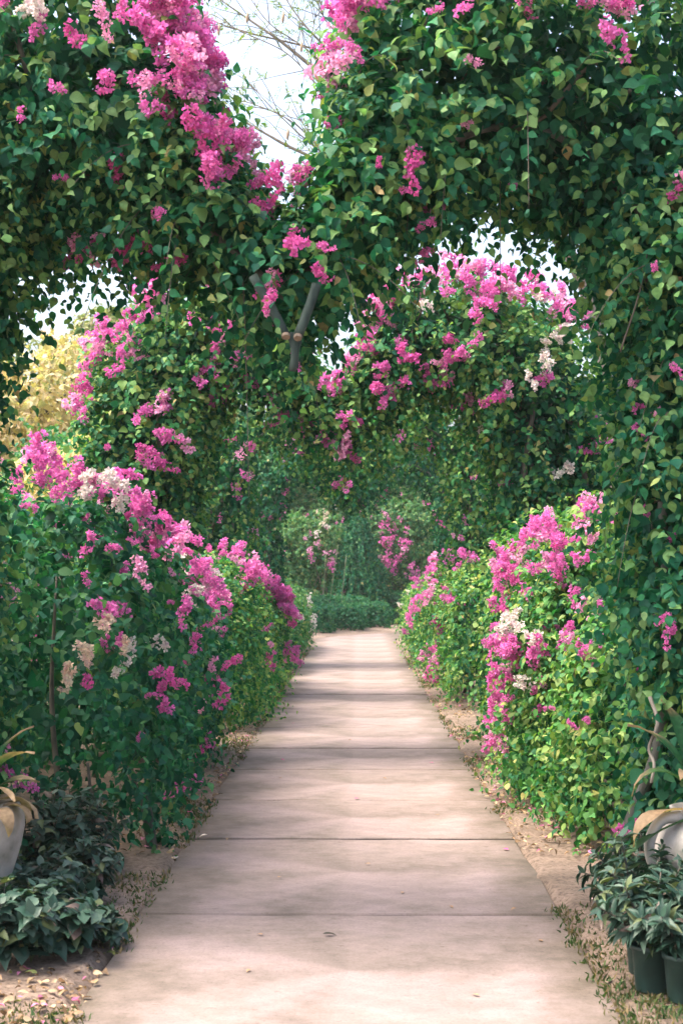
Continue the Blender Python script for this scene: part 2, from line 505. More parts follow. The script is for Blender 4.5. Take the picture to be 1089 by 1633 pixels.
PINK = (0.76, 0.195, 0.51); DEEP = (0.68, 0.13, 0.40); PALE = (0.85, 0.42, 0.62); WHITE = (0.78, 0.74, 0.66); CREAM = (0.72, 0.60, 0.45)
CL = {}
for nm, c in (('pink', PINK), ('deep', DEEP), ('pale', PALE), ('white', WHITE), ('cream', CREAM)):
    CL[nm] = [cluster_mesh('flower_cluster', 36 + 7 * q, 0.055 + 0.006 * q, c, 40 + q + hash(nm[0]) % 1 + len(nm) * 7) for q in range(4 if nm in ('pink', 'deep') else 3)]
CL_FAR = {nm: [cluster_mesh('flower_cluster', 16, 0.075, c, 90 + q) for q in range(3)] for nm, c in (('pink', PINK), ('deep', DEEP), ('pale', PALE), ('white', WHITE), ('cream', CREAM))}

def place_clusters(root, base, P, Nn, spots, scale=1.0, far=False, dens=1.5, strays=25):
    """Blossom heads on the plant's own surface near the surveyed spots (x, y, reach, count[, colour]), plus a few strays."""
    px, py, dp = project(P)
    src = CL_FAR if far else CL
    todo = []
    for sp in spots:
        x, y, r, n = sp[:4]
        kind = sp[4] if len(sp) > 4 else None
        r = r * 1.3
        n2 = int(n * dens + .5) if n >= 2 else n
        q = (px - x) ** 2 + (py - y) ** 2 + np.where(Nn[:, 1] > .05, 4000.0, 0.0)     # flowers open on the side one sees
        idx = np.where(q < r * r)[0]
        if len(idx) < 2 * n2: idx = np.argsort(q)[:max(4, 3 * n2)]
        idx = idx[np.argsort(dp[idx])][:max(2 * n2 + 1, int(len(idx) * 0.4))]
        for i in rng.choice(idx, size=min(n2, len(idx)), replace=False):
            todo.append((i, kind, rng.uniform(.42, .92) if n > 1 else rng.uniform(.6, .9)))
    lo = np.where((px > 0) & (px < 1089) & (py > 0) & (py < 1633) & (dp < np.median(dp)) & (P[:, 2] > .7))[0]
    if strays and len(lo) > strays:
        for i in rng.choice(lo, size=strays, replace=False):
            todo.append((i, None, rng.uniform(.28, .5)))
    for i, kind, s in todo[:300]:
        kd = kind or rng.choice(['pink', 'pink', 'pink', 'deep', 'pale'])
        o = bpy.data.objects.new('flower_cluster', src[kd][rng.integers(len(src[kd]))])
        col.objects.link(o); o.parent = root
        o.location = P[i] + Nn[i] * rng.uniform(0.08, 0.22) + np.array([0, -1, 0]) * rng.uniform(0.02, 0.12) - np.asarray(base)
        o.rotation_euler = rng.uniform(-0.9, 0.9, 3) + np.array([0, 0, rng.uniform(0, 6.28)])
        s *= scale
        o.scale = (s, s, s * rng.uniform(.8, 1.2))
        if kd in ('white', 'cream'): o['label'] = ('white' if kd == 'white' else 'creamy faded') + ' cluster of papery bracts'

# ------------------------------------------------------------------ plant registry: foliage is built at the end, when it is known which leaves show
PLANTS = []
def register(root, base, B, pal, mat, lod=0, singles=300, min_px=9):
    PLANTS.append(dict(root=root, base=np.asarray(base, float), B=B, pal=pal, mat=mat, lod=lod, singles=singles, min_px=min_px))

def finish_plants():
    CELL = 5
    gw, gh = 1089 // CELL + 2, 1633 // CELL + 2
    zb = np.full(gw * gh, 1e9)
    rec = []
    for p in PLANTS:
        B = p['B']
        c = B.o + B.d * (B.s * 0.5)[:, None]
        x, y, d = project(c)
        inn = (x > -4) & (x < 1093) & (y > -4) & (y < 1637)
        ci = (np.clip(y, 0, 1632) // CELL).astype(int) * gw + (np.clip(x, 0, 1088) // CELL).astype(int)
        rec.append((x, y, d, inn, ci))
        for off in (0.15, 0.5, 0.85):
            x2, y2, d2 = project(B.o + B.d * (B.s * off)[:, None])
            ok = (x2 > 0) & (x2 < 1089) & (y2 > 0) & (y2 < 1633)
            c2 = (y2[ok] // CELL).astype(int) * gw + (x2[ok] // CELL).astype(int)
            np.minimum.at(zb, c2, d2[ok])
    for p, (x, y, d, inn, ci) in zip(PLANTS, rec):
        B = p['B']
        keep = np.ones(len(B.o), bool)
        if p['singles']:
            view = unit(B.o - np.array([0, 0, CAM_H]))
            face = np.abs((B.n * view).sum(1))
            size = B.s * FPX / d
            score = size * size * (0.15 + face) * B.w
            vis = inn & (d < zb[ci] + 0.03) & (size > p['min_px'])
            score = np.where(vis, score, 0)
            top = np.argsort(-score)[:p['singles']]
            top = top[score[top] > 0]
            keep[top] = False
            var = p.get('var') or leaf_variants(p['pal'], p['mat'])
            base = p['base']
            for i in top:
                me = var[min(int(B.k[i]), 4)][int(rng.integers(5))]
                o = bpy.data.objects.new('leaf', me)
                s, w_ = float(B.s[i]), float(B.w[i])
                bx, dx, nx, oo = B.b[i] * s * w_, B.d[i] * s, B.n[i] * s, B.o[i] - base
                o.matrix_local = Matrix(((bx[0], dx[0], nx[0], oo[0]), (bx[1], dx[1], nx[1], oo[1]), (bx[2], dx[2], nx[2], oo[2]), (0, 0, 0, 1)))
                o.parent = p['root']
                col.objects.link(o)
        me = B.mesh('foliage', keep, p['mat'], p['lod'])
        me.transform(Matrix.Translation(Vector(-p['base'])))
        f = link('foliage', me, p['root'])
        f['kind'] = 'stuff'

# ================================================================== THE SETTING
# ------------------------------------------------------------------ ground sheet
PX0, PX1 = -1.03, 0.96              # path edges
BEND_Y = 36.5
def bend_off(Y):
    """Sideways offset of the path: straight, then curving away to the right."""
    t = np.maximum(np.asarray(Y, float) - BEND_Y, 0)
    return 0.19 * t ** 1.65

def ground():
    xs = np.concatenate([[-150, -80, -40, -20, -12, -8, -5.5], np.arange(-4, -2.0, 0.16), np.arange(-2.0, 2.4, 0.05), np.arange(2.4, 4.2, 0.16), [5.5, 8, 12, 20, 40, 80, 150]])
    ys = np.concatenate([[-150, -60, -20, -6, 0, 2.5], np.arange(3.6, 16, 0.055), np.arange(16, 30, 0.14), np.arange(30, 56, 0.3), [60, 70, 90, 150]])
    X, Y = np.meshgrid(xs, ys)
    P = np.stack([X.ravel(), Y.ravel(), 0 * X.ravel()], 1)
    xx = P[:, 0] - bend_off(P[:, 1])
    edge = np.maximum(PX0 - xx, xx - PX1)              # >0 outside the path
    rag = 0.045 * noise3(P, 4.0, 5) + 0.032 * noise3(P, 13.0, 6)
    h = 0.010 + 0.012 * noise3(P, 2.2, 8) + 0.006 * noise3(P, 9, 9) + 0.0045 * noise3(P, 31, 10)
    t = np.clip((edge + rag + 0.02) / 0.07, 0, 1)
    z = -0.07 + (h + 0.07) * t
    z += np.clip((edge - 0.25) / 1.2, 0, 1) * 0.05
    far = (np.abs(P[:, 0]) > 5) | (P[:, 1] > 58) | (P[:, 1] < 3)
    z = np.where(far & (edge > 0.5), 0.03, z)
    P[:, 2] = z
    nx, ny = len(xs), len(ys)
    i = (np.arange(ny - 1)[:, None] * nx + np.arange(nx - 1)[None]).ravel()
    T = np.concatenate([np.stack([i, i + 1, i + nx + 1], 1), np.stack([i, i + nx + 1, i + nx], 1)])
    o = link('ground', tri_mesh('ground', P, T, None, M_ground))
    tag(o, 'sandy bare soil beside and under the garden path', 'ground', kind='structure')
ground()

# ------------------------------------------------------------------ path: a bed with concrete slabs
path = bpy.data.objects.new('path', None)
col.objects.link(path)
tag(path, 'straight pinkish concrete path running under the flower arches', 'path', kind='structure')
JOINTS = [1.6, 3.25, 4.95, 6.89, 8.87, 10.37, 11.99, 13.5, 15.3, 17.4, 19.6, 21.4, 23.3, 25.3, 27.2, 29.2, 31.2, 33.2, 35.2]
JOINTS += [JOINTS[-1] + 1.8 * k for k in range(1, 7)]
def slab(y0, y1, seed):
    r_ = np.random.default_rng(seed)
    gap = 0.013
    cy = 0.5 * (y0 + y1); cx = 0.5 * (PX0 + PX1)
    tilt = r_.uniform(-0.004, 0.004); lift = r_.uniform(-0.003, 0.003)
    top = []
    nx_ = 10; ny_ = 3
    xs = np.linspace(PX0, PX1, nx_ + 1)
    def jy(y, sgn): return [(x, y + sgn * (gap + abs(r_.normal(0, 0.010)))) for x in xs]
    ring = jy(y0, 1)
    ring += [(PX1 + r_.normal(0, .008), y0 + (y1 - y0) * k / (ny_ + 1)) for k in range(1, ny_ + 1)]
    ring += list(reversed(jy(y1, -1)))
    ring += [(PX0 + r_.normal(0, .008), y1 + (y0 - y1) * k / (ny_ + 1)) for k in range(1, ny_ + 1)]
    m = len(ring)
    V = []
    skew = lambda x, y: x + float(bend_off(y))
    for (x, y) in ring:
        ins = 0.006
        ix = x - ins * np.sign(x - cx); iy = y - ins * np.sign(y - cy)
        V.append((skew(ix, iy) - cx, iy - cy, lift + tilt * (iy - cy)))
    for (x, y) in ring: V.append((skew(x, y) - cx, y - cy, lift - 0.006))
    for (x, y) in ring: V.append((skew(x, y) - cx, y - cy, -0.09))
    F = [tuple(range(m))]
    for a in (0, m):
        for k in range(m):
            k2 = (k + 1) % m
            F.append((a + k, a + m + k, a + m + k2, a + k2))
    o = link('slab', poly_mesh('slab', V, F, M_concrete), path)
    o.location = (cx, cy, 0)
    return o
for i in range(len(JOINTS) - 1):
    slab(JOINTS[i], JOINTS[i + 1], 300 + i)
# dirt bed in the joints
ys = np.arange(0, 47, 1.0)
V = []; F = []
for k, y in enumerate(ys):
    V += [(PX0 + 0.03 + float(bend_off(y)), y, -0.022), (PX1 - 0.03 + float(bend_off(y)), y, -0.022)]
    if k: F.append((2 * k - 2, 2 * k - 1, 2 * k + 1, 2 * k))
link('joint_bed', poly_mesh('joint_bed', V, F, M_bed), path)

# ------------------------------------------------------------------ hearts of the arches (metres, arch plane)
def survey(px, Y, yref=6.8):
    return np.array([[(x - 569.0) / FPX * yref, CAM_H + (918.0 - y) / FPX * yref] for x, y in px])
IN_L = survey([(465, 522), (390, 462), (305, 420), (215, 366), (130, 334), (55, 355), (2, 435), (-18, 570), (-30, 760), (-22, 1000), (-5, 1200), (-10, 1400)], 6.8)
OUT_L = survey([(446, 400), (402, 330), (357, 225), (318, 110), (258, 0), (180, -90), (90, -130), (-60, -110), (-210, 30), (-310, 260), (-340, 600), (-330, 950), (-310, 1400)], 6.8)
IN_R = survey([(465, 522), (543, 440), (620, 410), (700, 370), (780, 344), (860, 352), (930, 405), (980, 500), (1004, 660), (1002, 860), (998, 1100), (1008, 1400)], 6.8)
OUT_R = survey([(446, 400), (490, 325), (530, 225), (552, 70), (600, -50), (700, -140), (850, -150), (1010, -80), (1160, 60), (1260, 250), (1310, 520), (1310, 900), (1290, 1400)], 6.8)
CX0 = (465 - 569.0) / FPX * 6.8

def heart(Y, cx, inner_squeeze=1.0, leg=1.0, crown=1.0):
    """Pairs of inner/outer outline points of the two halves at distance Y with the V at cx."""
    halves = []
    for I, O in ((IN_L, OUT_L), (IN_R, OUT_R)):
        I = smooth_path(I, 60); O = smooth_path(O, 60)
        I = I.copy(); O = O.copy()
        I[:, 0] = (I[:, 0] - CX0) * inner_squeeze + cx
        O[:, 0] = (O[:, 0] - CX0) * leg + cx
        O[:, 1] = np.where(O[:, 1] > 3.3, 3.3 + (O[:, 1] - 3.3) * crown, O[:, 1])
        halves.append((np.column_stack([I[:, 0], np.full(60, Y), I[:, 1]]), np.column_stack([O[:, 0], np.full(60, Y), O[:, 1]])))
    return halves

def arch_surface(halves, m, depth, seed, leg_thin=0.0, inner=False):
    """Random points and outward normals on (or inside) the leafy tube of the arch."""
    Ps = []; Ns = []
    r_ = np.random.default_rng(seed)
    for I, O in halves:
        c = 0.5 * (I + O); e = O - I; b = 0.5 * np.linalg.norm(e, axis=1); e = unit(e)
        seg = np.linalg.norm(np.diff(c, axis=0), axis=1)
        wgt = seg * (b[1:] + depth)
        cum = np.concatenate([[0], np.cumsum(wgt)]); cum /= cum[-1]
        t = np.interp(r_.random(m // 2), cum, np.arange(60))
        i = np.clip(t.astype(int), 0, 58); f = (t - i)[:, None]
        cc = c[i] * (1 - f) + c[i + 1] * f; ee = unit(e[i] * (1 - f) + e[i + 1] * f); bb = b[i] * (1 - f[:, 0]) + b[i + 1] * f[:, 0]
        ph = r_.uniform(0, 2 * math.pi, m // 2)
        rad = 0.86 - 0.30 * r_.random(m // 2) ** 2.2 if not inner else r_.uniform(0.15, 0.7, m // 2)
        cs, sn = np.cos(ph), np.sin(ph)
        pw = 0.8
        cs = np.sign(cs) * np.abs(cs) ** pw; sn = np.sign(sn) * np.abs(sn) ** pw
        yv = np.array([0, 1.0, 0])
        raw = cc + ee * (bb * rad * cs)[:, None] + yv * (depth * rad * sn)[:, None]
        k = 1 + 0.14 * noise3(raw, 2.8, seed) + 0.11 * noise3(raw, 6.0, seed + 1)
        P = cc + ee * (bb * rad * cs * k)[:, None] + yv * (depth * rad * sn * k)[:, None]
        Nn = unit(ee * (cs / bb)[:, None] + yv * (sn / depth)[:, None])
        Ps.append(P); Ns.append(Nn)
    P = np.concatenate(Ps); Nn = np.concatenate(Ns)
    ok = P[:, 2] > 0.34
    return P[ok], Nn[ok]

def build_arch(Y, cx, label, m_out, m_in, pal, leaf, depth, spots, dens=1.5, strays=25, crown=1.0, squeeze=1.0, legs=1.0, seed=1, lod=0, singles=300, per=8, fscale=1.0, far=False, gaps=0.0, struts=False, length=0.26):
    base = np.array([cx, Y, 0.0])
    root = empty('flower_arch', base, label, 'flower arch', 'heart shaped bougainvillea arches over the path')
    H = heart(Y, cx, squeeze, legs, crown)
    P, Nn = arch_surface(H, m_out, depth, seed)
    if gaps > 0:                     # lower legs grow thinner
        thin = (rng.random(len(P)) < gaps * np.clip((1.7 - P[:, 2]) / 1.2, 0, 1))
        P, Nn = P[~thin], Nn[~thin]
    hollow = noise3(P, 4.2, seed + 7) < -0.42          # gaps between the clumps, where only the dark inside shows
    kp = ~(hollow & (rng.random(len(P)) < 0.75))
    P, Nn = P[kp], Nn[kp]
    B = sprigs(P, Nn, pal, leaf, per, length, droop=0.55, fresh_z=(2.6, 4.6))
    n_out = len(B.o)
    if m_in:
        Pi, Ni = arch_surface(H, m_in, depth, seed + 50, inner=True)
        Bi = sprigs(Pi, Ni, 'dark', leaf * 1.25, 6, 0.22, droop=0.6, spread=1.0)  # inner leaves take a darker palette: shade of the hollows put into colour
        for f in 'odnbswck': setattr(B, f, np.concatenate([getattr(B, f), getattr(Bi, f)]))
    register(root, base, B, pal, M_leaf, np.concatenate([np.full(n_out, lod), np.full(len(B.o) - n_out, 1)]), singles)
    # frame: two bent rods through each half, with ties between them
    for hI, (I, O) in enumerate(H):
        c = 0.5 * (I + O)
        g = 0.5 * c + 0.5 * I
        for dy in (-0.28, 0.28):
            pts = g[::4] + np.array([0, dy, 0]) - base
            pts[-1, 2] = 0.0
            V, F = tube_data(smooth_path(pts, 36), 0.016, 6)
            link('frame_rod', poly_mesh('frame_rod', V, F, M_wire, True), root)
        for k in range(3, 58, 6):
            V, F = tube_data([g[k] + [0, -0.28, 0] - base, g[k] + [0, 0.28, 0] - base], 0.010, 5)
            link('tie_rod', poly_mesh('tie_rod', V, F, M_wire, True), root)
        # climbing stems up the leg and over
        r_ = np.random.default_rng(seed * 9 + hI)
        for q in range(6 if not far else 3):
            js = [59, 52, 46, 40, 33, 26, 18]
            pts = []
            for u, j in enumerate(js):
                f = r_.uniform(0.15, 0.85)
                p = I[j] * (1 - f) + O[j] * f + np.array([0, r_.uniform(-.6, .6) * depth, 0])
                if u == 0: p[2] = 0.0
                pts.append(p)
            tube('stem', pts, r_.uniform(0.016, 0.036), 0.006, M_bark, root, base, 30, 7, 0.1, seed + q)
    place_clusters(root, base, P, Nn, spots, fscale, far, dens, strays)
    return root, H, P, Nn

# ------------------------------------------------------------------ mounds of bougainvillea: bushes and hedges
def mound_surface(c, h, m, p=2.6, seed=0, inner=False, bottom=0.06, nz=(0.10, 0.06)):
    r_ = np.random.default_rng(seed)
    a, b, z = h
    # points on the faces of the box, pushed onto the superquadric
    area = np.array([b * z, b * z, a * z, a * z, a * b])
    face = r_.choice(5, size=m, p=area / area.sum())
    u = r_.uniform(-1, 1, (m, 2))
    Q = np.zeros((m, 3))
    for f in range(5):
        s = face == f
        ax = (0, 0, 1, 1, 2)[f]; sg = (1, -1, 1, -1, 1)[f]
        o = [i for i in range(3) if i != ax]
        Q[s, ax] = sg; Q[np.ix_(s, [o[0]])] = u[s, :1]; Q[np.ix_(s, [o[1]])] = u[s, 1:]
    nrm = (np.abs(Q) ** p).sum(1) ** (1 / p)
    Q /= nrm[:, None]
    Nn = unit(np.sign(Q) * np.abs(Q) ** (p - 1) / np.array([a, b, z]))
    rad = 0.93 - 0.16 * r_.random(m) ** 2 if not inner else r_.uniform(0.3, 0.8, m)
    raw = np.asarray(c) + Q * np.array([a, b, z])
    k = rad * (1 + nz[0] * noise3(raw, 2.4, seed + 3) + nz[1] * noise3(raw, 6, seed + 4))
    P = np.asarray(c) + Q * np.array([a, b, z]) * k[:, None]
    ok = P[:, 2] > bottom
    return P[ok], Nn[ok]

def build_bush(name, label, cat, mounds, m_out, pal, leaf, spots, seed, group=None, lod=0, singles=300, per=8, length=0.24, m_in=0, fscale=1.0, far=False, dens=1.5, strays=25, stems=6, fresh=(0.8, 2.2), mat=None, p=2.6, wr=1.0, droop=0.5, nz=(0.10, 0.06)):
    base = np.array([mounds[0][0][0], mounds[0][0][1], 0.0])
    root = empty(name, base, label, cat, group)
    tot = sum(h[0] * h[1] + h[1] * h[2] + h[0] * h[2] for _, h in mounds)
    Ps = []; Ns = []; Pi = []; Ni = []
    for q, (c, h) in enumerate(mounds):
        f = (h[0] * h[1] + h[1] * h[2] + h[0] * h[2]) / tot
        P, Nn = mound_surface(c, h, int(m_out * f), p, seed + q * 5, nz=nz)
        # drop points buried in the other mounds of this bush
        keep = np.ones(len(P), bool)
        for q2, (c2, h2) in enumerate(mounds):
            if q2 != q:
                keep &= (np.abs((P - np.asarray(c2)) / np.asarray(h2)) ** p).sum(1) > 0.72
        Ps.append(P[keep]); Ns.append(Nn[keep])
        if m_in:
            a, b = mound_surface(c, h, int(m_in * f), p, seed + 70 + q, inner=True)
            Pi.append(a); Ni.append(b)
    P = np.concatenate(Ps); Nn = np.concatenate(Ns)
    B = sprigs(P, Nn, pal, leaf, per, length, droop=droop, fresh_z=fresh, wr=wr)
    n_out = len(B.o)
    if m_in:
        Bi = sprigs(np.concatenate(Pi), np.concatenate(Ni), 'dark' if pal not in ('gold', 'olive') else pal, leaf * 1.3, 5, 0.2, droop=0.6, spread=1.0)  # except gold and olive, shade inside the bush is put into darker leaf colour
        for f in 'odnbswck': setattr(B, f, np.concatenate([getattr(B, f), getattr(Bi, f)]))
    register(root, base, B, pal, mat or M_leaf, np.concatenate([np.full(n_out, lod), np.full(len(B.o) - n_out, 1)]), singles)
    r_ = np.random.default_rng(seed + 500)
    for q in range(stems):
        c, h = mounds[int(r_.integers(len(mounds)))]
        x = c[0] + r_.uniform(-.55, .55) * h[0]; y = c[1] + r_.uniform(-.7, .7) * h[1]
        top = (c[0] + r_.uniform(-.7, .7) * h[0], y + r_.uniform(-.4, .4) * h[1] * 0.5, c[2] + h[2] * 0.55)
        mid = (0.6 * x + 0.4 * top[0] + r_.uniform(-.1, .1), 0.6 * y + 0.4 * top[1] + r_.uniform(-.1, .1), top[2] * 0.5)
        tube('stem', [(x, y, 0), mid, top], r_.uniform(.014, .03), .006, M_bark, root, base, 12, 6, 0.1, seed + q)
    if spots: place_clusters(root, base, P, Nn, spots, fscale, far, dens, strays)
    return root, P, Nn

# ================================================================== ARCHES
A1_SPOTS = [(235, 8, 40, 7), (275, 30, 45, 11), (310, 55, 40, 11), (335, 85, 32, 9), (285, 105, 36, 8), (330, 120, 36, 8), (368, 150, 20, 4), (312, 195, 26, 5),
            (345, 180, 26, 4), (255, 182, 16, 3), (275, 138, 18, 3), (198, 86, 12, 2), (122, 98, 18, 3), (192, 250, 10, 1), (45, 2, 15, 2), (104, 6, 15, 2), (243, 124, 10, 1),
            (318, 268, 12, 2), (378, 292, 28, 6), (372, 268, 18, 3), (402, 316, 12, 2), (350, 316, 12, 2), (385, 220, 10, 2), (460, 322, 14, 3), (487, 362, 8, 1), (466, 355, 6, 1),
            (479, 402, 10, 2, 'deep'), (428, 424, 18, 4, 'deep'), (420, 381, 9, 2, 'deep'), (254, 380, 12, 2, 'deep'), (125, 436, 12, 2), (108, 455, 8, 1), (152, 142, 6, 1),
            (532, 22, 22, 6), (550, 48, 22, 6), (535, 75, 18, 5), (572, 12, 20, 5), (625, 38, 14, 3), (618, 22, 12, 2), (752, 22, 10, 1), (738, 26, 8, 1), (844, 18, 12, 2), (918, 10, 18, 3),
            (943, 35, 16, 3), (955, 62, 12, 2), (1015, 10, 8, 1), (553, 226, 14, 3), (637, 245, 7, 1, 'deep'), (482, 185, 12, 2, 'pale'), (1042, 636, 10, 2), (508, 150, 8, 2),
            (50, 42, 14, 2, 'white'), (80, 12, 10, 1, 'white'), (66, 58, 8, 1, 'white'), (1052, 1276, 7, 1, 'deep'), (58, 1180, 6, 1), (84, 1220, 8, 1), (925, 5, 12, 2), (640, 5, 12, 2),
            (300, 15, 40, 8), (255, 45, 25, 4), (352, 112, 20, 4)]
A1, _, A1_P, A1_N = build_arch(6.8, CX0, 'nearest heart shaped arch of dark bougainvillea with a bare V of poles', 10200, 7500, 'arch', 0.065, 0.62, A1_SPOTS, dens=1.1, strays=40, fscale=0.80, seed=21, per=8, gaps=0.45, struts=True)

A2_SPOTS = [(215, 475, 20, 5), (235, 492, 18, 5), (200, 515, 22, 6), (178, 550, 22, 6), (155, 578, 20, 4), (222, 576, 10, 2), (245, 478, 12, 3), (345, 567, 14, 2), (345, 532, 16, 2),
            (315, 525, 8, 1), (350, 490, 10, 2), (378, 515, 10, 1), (374, 632, 14, 3), (400, 630, 10, 2), (220, 695, 14, 4), (282, 690, 8, 2), (250, 647, 7, 1), (282, 642, 7, 1), (434, 665, 10, 2),
            (484, 655, 9, 2), (150, 640, 14, 3), (142, 662, 12, 3), (263, 735, 6, 1), (538, 640, 16, 4), (560, 665, 14, 3), (545, 588, 18, 5), (575, 568, 16, 4), (560, 600, 12, 3),
            (600, 515, 20, 6), (588, 535, 16, 4), (620, 500, 20, 5), (640, 478, 14, 4), (605, 600, 12, 3), (628, 597, 8, 1), (700, 550, 20, 5), (688, 572, 10, 2), (730, 566, 10, 2), (713, 643, 9, 2),
            (810, 622, 8, 2), (720, 465, 22, 6), (700, 472, 12, 3), (775, 492, 10, 3), (798, 430, 26, 8), (828, 442, 20, 5), (790, 455, 16, 3), (920, 460, 22, 7), (898, 480, 12, 3), (850, 455, 12, 3),
            (900, 530, 14, 3), (672, 470, 10, 2), (737, 545, 9, 1), (630, 563, 8, 2), (498, 715, 10, 2), (540, 722, 9, 2), (604, 720, 8, 1), (475, 762, 9, 2), (915, 720, 12, 3), (860, 612, 6, 1),
            (848, 583, 8, 2, 'white'), (885, 555, 18, 4, 'white'), (882, 735, 7, 1, 'white'), (668, 492, 8, 1, 'white'), (870, 472, 22, 3, 'white'), (190, 600, 8, 1), (330, 600, 8, 1), (480, 590, 10, 2),
            (520, 565, 10, 2), (735, 710, 6, 1, 'white'), (390, 540, 10, 2), (760, 520, 8, 1)]
A2, _, A2_P, A2_N = build_arch(12.9, -0.14, 'second heart shaped arch, its two rounded tops crowded with pink blossom', 8000, 5600, 'mid', 0.074, 0.72, A2_SPOTS, squeeze=0.84, legs=0.98, seed=31, per=8, lod=2, fscale=0.98, dens=1.42, strays=15, crown=0.68)

A3_SPOTS = [(385, 700, 14, 2), (470, 690, 14, 2), (400, 780, 14, 2), (385, 735, 12, 1), (640, 700, 12, 1), (700, 690, 14, 1), (450, 800, 8, 1), (515, 800, 8, 3), (735, 835, 8, 2), (740, 870, 8, 1), (600, 660, 10, 1)]
build_arch(19.0, -0.12, 'third heart shaped arch farther along the path, paler green and half hidden', 3600, 1500, 'mid', 0.085, 0.75, A3_SPOTS, squeeze=0.86, legs=0.95, crown=0.7, seed=41, lod=1, singles=0, per=7, fscale=1.1, far=True)
A4_SPOTS = [(620, 770, 10, 1), (480, 800, 10, 2), (700, 830, 8, 1), (430, 830, 10, 1)]
build_arch(25.6, 0.0, 'farthest heart shaped arch, a small leafy opening near the end of the path', 2800, 1200, 'left', 0.095, 0.75, A4_SPOTS, squeeze=0.9, legs=0.95, crown=0.7, seed=51, lod=1, singles=0, per=7, fscale=1.2, far=True)

# long loose shoots that arch out of the first arch, each a thin stem with its own leaves
def trailing_shoots(root, base, P, Nn, n, seed, pal='arch', leaf=.075):
    r_ = np.random.default_rng(seed)
    px, py, dp = project(P)
    ok = np.where((px > -20) & (px < 1109) & (py > -20) & (py < 1000) & (Nn[:, 1] < .35) & (P[:, 2] > 1.5))[0]
    B = Leaves()
    for q in range(n):
        i = int(r_.choice(ok)); p = P[i]; L = r_.uniform(.25, .55)
        a = unit(Nn[i] * .8 + r_.normal(size=3) * .5 + [0, 0, .35])
        t = np.linspace(0, 1, 12)[:, None]
        C = p + a * L * t + np.array([0, 0, -1]) * (L * r_.uniform(.5, 1.1) * t ** 2.2)
        V, F = tube_data(C - base, np.linspace(.0032, .0012, 12), 5)
        link('shoot', poly_mesh('shoot', V, F, M_bark, True), root)
        m = 11; k_ = np.linspace(1, 11, m).astype(int)
        D = unit(np.gradient(C, axis=0))[k_]
        sd = unit(np.cross(D, [0, 0, 1.0])) * np.where(np.arange(m) % 2 == 0, 1, -1)[:, None]
        c, kk = pick_colour(pal, m, np.full(m, .15))
        B.add(C[k_], D * .35 + sd * .8 + r_.normal(size=(m, 3)) * .2 + [0, 0, -.35], Nn[i] * .4 + r_.normal(size=(m, 3)) * .3 + [0, 0, .7], leaf * r_.uniform(.5, 1.15, m) * np.linspace(1.1, .6, m), r_.uniform(.85, 1.15, m), c, kk)
    return B.join()
def add_batch(root, Bn):
    for p in PLANTS:
        if p['root'] is root:
            B = p['B']
            for f in 'odnbswck': setattr(B, f, np.concatenate([getattr(B, f), getattr(Bn, f)]))
            p['lod'] = np.concatenate([p['lod'], np.zeros(len(Bn.o), int)])
add_batch(A1, trailing_shoots(A1, np.array([CX0, 6.8, 0]), A1_P, A1_N, 60, 5))
add_batch(A2, trailing_shoots(A2, np.array([-0.14, 12.9, 0]), A2_P, A2_N, 60, 6, 'mid', .07))

# bare V of poles in the first arch
a1 = bpy.data.objects['flower_arch']
def pole(name, p0, p1, r0, r1, mat, parent, base, seed=0, n=8, sides=9):
    return tube(name, [p0, (np.asarray(p0) + np.asarray(p1)) / 2 + np.random.default_rng(seed).normal(0, 0.008, 3), p1], r0, r1, mat, parent, base, n, sides, 0.04, seed)
b1 = np.array([CX0, 6.8, 0])
st1 = pole('strut', W(402, 436, 6.12), W(455, 532, 6.12), 0.021, 0.021, M_strut, a1, b1, 1)
st2 = pole('strut', W(505, 450, 6.10), W(475, 534, 6.10), 0.021, 0.021, M_strut, a1, b1, 2)
pole('strut', W(462, 530, 6.15), W(466, 590, 6.15), 0.017, 0.017, M_strut, a1, b1, 3)
pole('strut', W(476, 540, 6.18), W(470, 585, 6.18), 0.016, 0.016, M_strut, a1, b1, 4)
for (x, y, yy, st) in ((455.5, 533, 6.105, st1), (474.6, 535, 6.085, st2)):
    c = W(x, y, yy)
    V, F = tube_data([c + [0, 0.004, 0.006], c + [0, -0.004, -0.008]], 0.018, 9)
    link('cut_end', poly_mesh('cut_end', [np.asarray(v) - b1 for v in V], F, M_cut, False), st)
# leaning woody trunks and a loose hanging vine at the right foot, crooked stems at the left foot
tube('stem', [W(948, 1400, 7.0) * [1, 1, 0], W(985, 1340, 6.95), W(1015, 1270, 6.9), W(1045, 1180, 6.8), W(1060, 1000, 6.75), W(1055, 800, 6.7)], .036, .02, M_pole, a1, b1, 20, 9, .08, 5)
tube('stem', [W(1032, 1110, 6.3), W(1044, 1150, 6.25), W(1030, 1190, 6.25), W(1038, 1215, 6.22), W(1033, 1245, 6.22)], .009, .007, M_greybranch, a1, b1, 16, 6, .05, 6)
tube('stem', [W(1000, 1385, 7.1) * [1, 1, 0], W(1030, 1330, 7.1), W(1075, 1230, 7.0), W(1080, 1050, 7.0)], .04, .02, M_bark, a1, b1, 16, 8, .1, 7)
tube('stem', [W(182, 1360, 8.2) * [1, 1, 0], W(172, 1320, 8.0), W(150, 1270, 7.9), W(142, 1215, 7.85)], .016, .008, M_bark, a1, b1, 20, 7, .1, 8)
tube('stem', [W(990, 560, 6.35), W(1020, 470, 6.3), W(1035, 400, 6.3)], .005, .003, M_bark, a1, b1, 10, 6, .05, 9)

